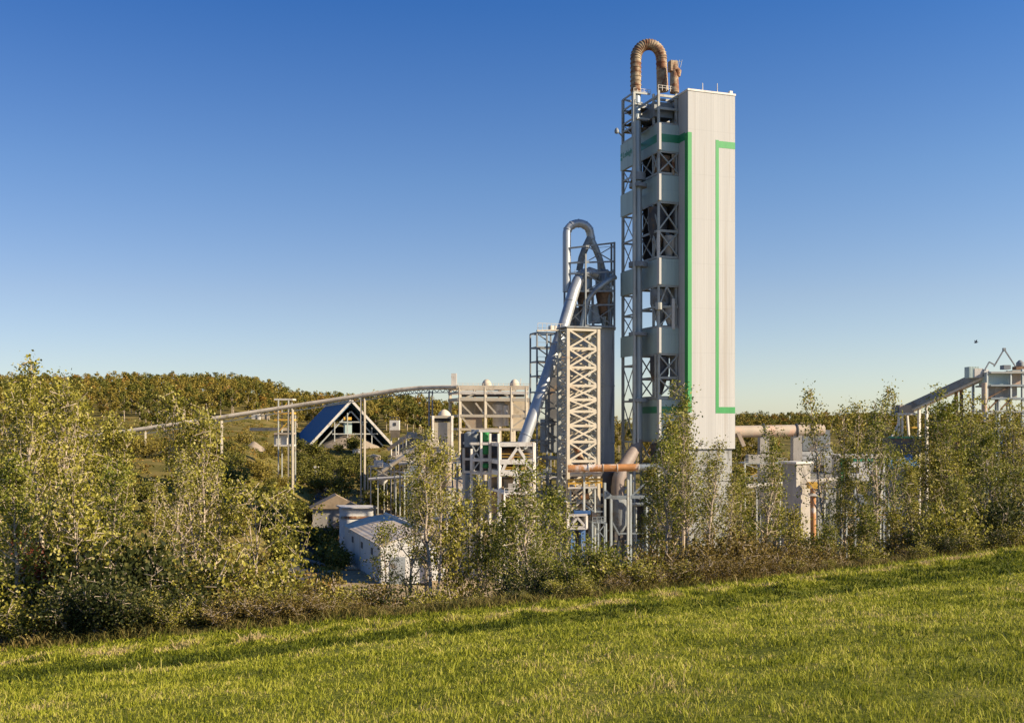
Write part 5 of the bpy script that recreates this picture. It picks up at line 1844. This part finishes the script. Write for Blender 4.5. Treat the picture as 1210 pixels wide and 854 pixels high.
# ---------------------------------------------------------------- grass
def blades(name, N_, samp, hfun, wfun, mtl, tint, seed):
    rs = np.random.RandomState(seed)
    X, Y = samp(rs, N_)
    n = len(X)
    Z = np.array([G(a, b) for a, b in zip(X, Y)])
    h = hfun(rs, X, Y)
    w = wfun(rs, X, Y)
    az = rs.uniform(0, 6.283, n)
    ln = np.abs(rs.normal(.8, .55, n))
    la = rs.uniform(0, 6.283, n)
    dx, dy = np.cos(az) * w / 2, np.sin(az) * w / 2
    lx, ly = np.cos(la) * ln * h + .12 * h, np.sin(la) * ln * h
    v = np.empty((n, 5, 3))
    v[:, 0] = np.stack([X - dx, Y - dy, Z - .02], 1)
    v[:, 1] = np.stack([X + dx, Y + dy, Z - .02], 1)
    v[:, 2] = np.stack([X + dx * .7 + lx * .35, Y + dy * .7 + ly * .35, Z + h * .6], 1)
    v[:, 3] = np.stack([X - dx * .7 + lx * .35, Y - dy * .7 + ly * .35, Z + h * .6], 1)
    v[:, 4] = np.stack([X + lx, Y + ly, Z + h * .97], 1)
    me = bpy.data.meshes.new(name)
    me.vertices.add(5 * n)
    me.vertices.foreach_set('co', v.reshape(-1).astype(np.float32))
    b = np.arange(n, dtype=np.int32)[:, None] * 5
    li = np.concatenate([b + np.array([0, 1, 2, 3], dtype=np.int32), b + np.array([3, 2, 4], dtype=np.int32)], 1).reshape(-1)
    me.loops.add(7 * n)
    me.loops.foreach_set('vertex_index', li)
    me.polygons.add(2 * n)
    ls = np.stack([np.arange(n) * 7, np.arange(n) * 7 + 4], 1).reshape(-1).astype(np.int32)
    me.polygons.foreach_set('loop_start', ls)
    me.polygons.foreach_set('loop_total', np.tile(np.array([4, 3], dtype=np.int32), n))
    at = me.attributes.new('tint', 'FLOAT', 'POINT')
    t = np.clip(tint(rs, X, Y), 0, 1)
    at.data.foreach_set('value', np.repeat(t, 5).astype(np.float32))
    me.materials.append(mtl)
    me.update()
    me.validate()
    o = bpy.data.objects.new(name, me)
    COL.objects.link(o)
    return kind(o, 'stuff')
def vn(X, Y, s, o):
    return np.array([noise.noise(Vector((a * s, b * s * .8, o))) for a, b in zip(X, Y)])
def samp_lawn(rs, n):
    # density falls with distance
    q = rs.uniform(0, 1, n)
    a, b_ = 5.5 ** .7, 62 ** .7
    Y = (a + (b_ - a) * q) ** (1 / .7)
    u = rs.uniform(-1, 1, n) * (.57 + 3.2 / Y)
    ok = Y < 38.5 + 21.4 * u + 33.6 * u * u + 1.0
    return (u * Y)[ok], Y[ok]
def h_lawn(rs, X, Y):
    return (.028 + .035 * rs.uniform(0, 1, len(X)) ** 2 + .09 * rs.uniform(0, 1, len(X)) ** 16) * (1 + 1.1 * np.clip(vn(X, Y, 1.6, 1), -.6, .9)) * (1 + .012 * (Y - 8)) * np.where(Y > 22 + .35 * X, 1.5 + 1.0 * vn(X, Y, 1.1, 6), 1.0)
def t_lawn(rs, X, Y):
    u = X / Y
    ef = 38.5 + 21.4 * u + 33.6 * u * u
    en = 22 + .35 * X
    f = np.clip((Y - en) / np.maximum(4, ef - en), -1, 1)
    ter = (f > .02).astype(float)
    cl = vn(X, Y, .9, 12)
    gold = ter * np.clip(1 - np.abs(f - .84) / .12, 0, 1) * np.clip(.62 + 1.3 * cl, 0, 1) * .85
    ditch_shade = (.5 + .5 * np.clip((u - .03) / .15, 0, 1)) * np.exp(-((f - .61) / .075) ** 2)  # shadow band beyond the lawn edge, painted into the blade tint
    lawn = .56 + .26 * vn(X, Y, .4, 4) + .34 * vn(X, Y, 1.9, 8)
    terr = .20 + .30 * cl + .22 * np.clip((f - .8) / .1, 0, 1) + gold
    return (np.where(ter > 0, terr, lawn) + rs.normal(0, .17, len(X))) * (1 - .9 * ditch_shade)
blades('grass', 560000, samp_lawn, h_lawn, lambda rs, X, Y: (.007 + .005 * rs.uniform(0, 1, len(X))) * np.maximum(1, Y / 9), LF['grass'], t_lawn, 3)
def samp_edge(rs, n):
    u = rs.uniform(-.56, .56, n)
    Y = 38.5 + 21.4 * u + 33.6 * u * u + rs.normal(2.2, .8, n)
    return u * Y, Y
blades('weeds', 16000, samp_edge, lambda rs, X, Y: .12 + .38 * rs.uniform(0, 1, len(X)) ** 2 * (1 + vn(X, Y, .4, 2)), lambda rs, X, Y: np.full(len(X), .045), LF['weed'],
       lambda rs, X, Y: .45 + .5 * vn(X, Y, .3, 5) + rs.normal(0, .2, len(X)), 4)

# ================================================================== LIGHT, SKY, CAMERA
SUN_EL, SUN_AZ = 27.0, 108.5          # azimuth from +Y towards +X
def sun_world():
    W = bpy.data.worlds.new('World')
    SC.world = W
    W.use_nodes = True
    nt = W.node_tree
    N, L = nt.nodes, nt.links
    bg = N['Background']
    sk = N.new('ShaderNodeTexSky')
    sk.sky_type = 'NISHITA'
    sk.sun_disc = False
    sk.sun_elevation = R(SUN_EL)
    sk.sun_rotation = R(SUN_AZ)
    sk.altitude = 100
    sk.air_density = 1.0
    sk.dust_density = .3
    sk.ozone_density = 2.0
    tc = N.new('ShaderNodeTexCoord')
    sx = N.new('ShaderNodeSeparateXYZ')
    L.new(tc.outputs['Generated'], sx.inputs[0])
    rp = N.new('ShaderNodeValToRGB')
    el = rp.color_ramp.elements
    SK = [(0, (.98, 1.05, 1.22)), (.06, (.98, .97, 1.12)), (.12, (.95, .92, 1.06)), (.23, (.70, .86, 1.12)), (.38, (.32, .67, 1.17))]
    while len(el) < len(SK):
        el.new(.5)
    for e, (p_, c_) in zip(el, SK):
        e.position = p_
        e.color = (*[k / 1.5 for k in c_], 1)
    L.new(sx.outputs['Z'], rp.inputs['Fac'])
    mx = N.new('ShaderNodeMixRGB')
    mx.blend_type = 'MULTIPLY'
    mx.inputs['Fac'].default_value = 1
    L.new(sk.outputs[0], mx.inputs['Color1'])
    L.new(rp.outputs['Color'], mx.inputs['Color2'])
    mr = N.new('ShaderNodeMapRange')
    mr.inputs['From Min'].default_value = -.45
    mr.inputs['From Max'].default_value = .45
    L.new(sx.outputs['X'], mr.inputs['Value'])
    r2 = N.new('ShaderNodeValToRGB')
    r2.color_ramp.elements[0].color = (.90 / 1.5, .92 / 1.5, .95 / 1.5, 1)
    r2.color_ramp.elements[1].color = (1.22 / 1.5, 1.22 / 1.5, 1.18 / 1.5, 1)
    L.new(mr.outputs[0], r2.inputs['Fac'])
    m2 = N.new('ShaderNodeMixRGB')
    m2.blend_type = 'MULTIPLY'
    m2.inputs['Fac'].default_value = 1
    L.new(mx.outputs['Color'], m2.inputs['Color1'])
    L.new(r2.outputs['Color'], m2.inputs['Color2'])
    L.new(m2.outputs['Color'], bg.inputs['Color'])
    bg.inputs['Strength'].default_value = .15
    ld = bpy.data.lights.new('sun', 'SUN')
    ld.energy = 5.0
    ld.angle = R(.5)
    ld.color = (1, .83, .60)
    lo_ = bpy.data.objects.new('sun', ld)
    COL.objects.link(lo_)
    d = Vector((math.sin(R(SUN_AZ)) * math.cos(R(SUN_EL)), math.cos(R(SUN_AZ)) * math.cos(R(SUN_EL)), math.sin(R(SUN_EL))))
    lo_.rotation_euler = d.to_track_quat('Z', 'Y').to_euler()
    lo_.location = d * 300
sun_world()
cd = bpy.data.cameras.new('camera')
cd.sensor_width = 36
cd.lens = 36 * K / 1210
cd.shift_y = (HZ - 427) / 1210
cd.clip_end = 9000
cd.clip_start = .1
co = bpy.data.objects.new('camera', cd)
COL.objects.link(co)
co.rotation_euler = (R(90), 0, 0)
SC.camera = co
vs_ = SC.view_settings
vs_.view_transform = 'Standard'
vs_.look = 'None'
vs_.gamma = 1
vs_.exposure = .75
for o in list(bpy.data.objects):
    if 'H' in o:
        del o['H']
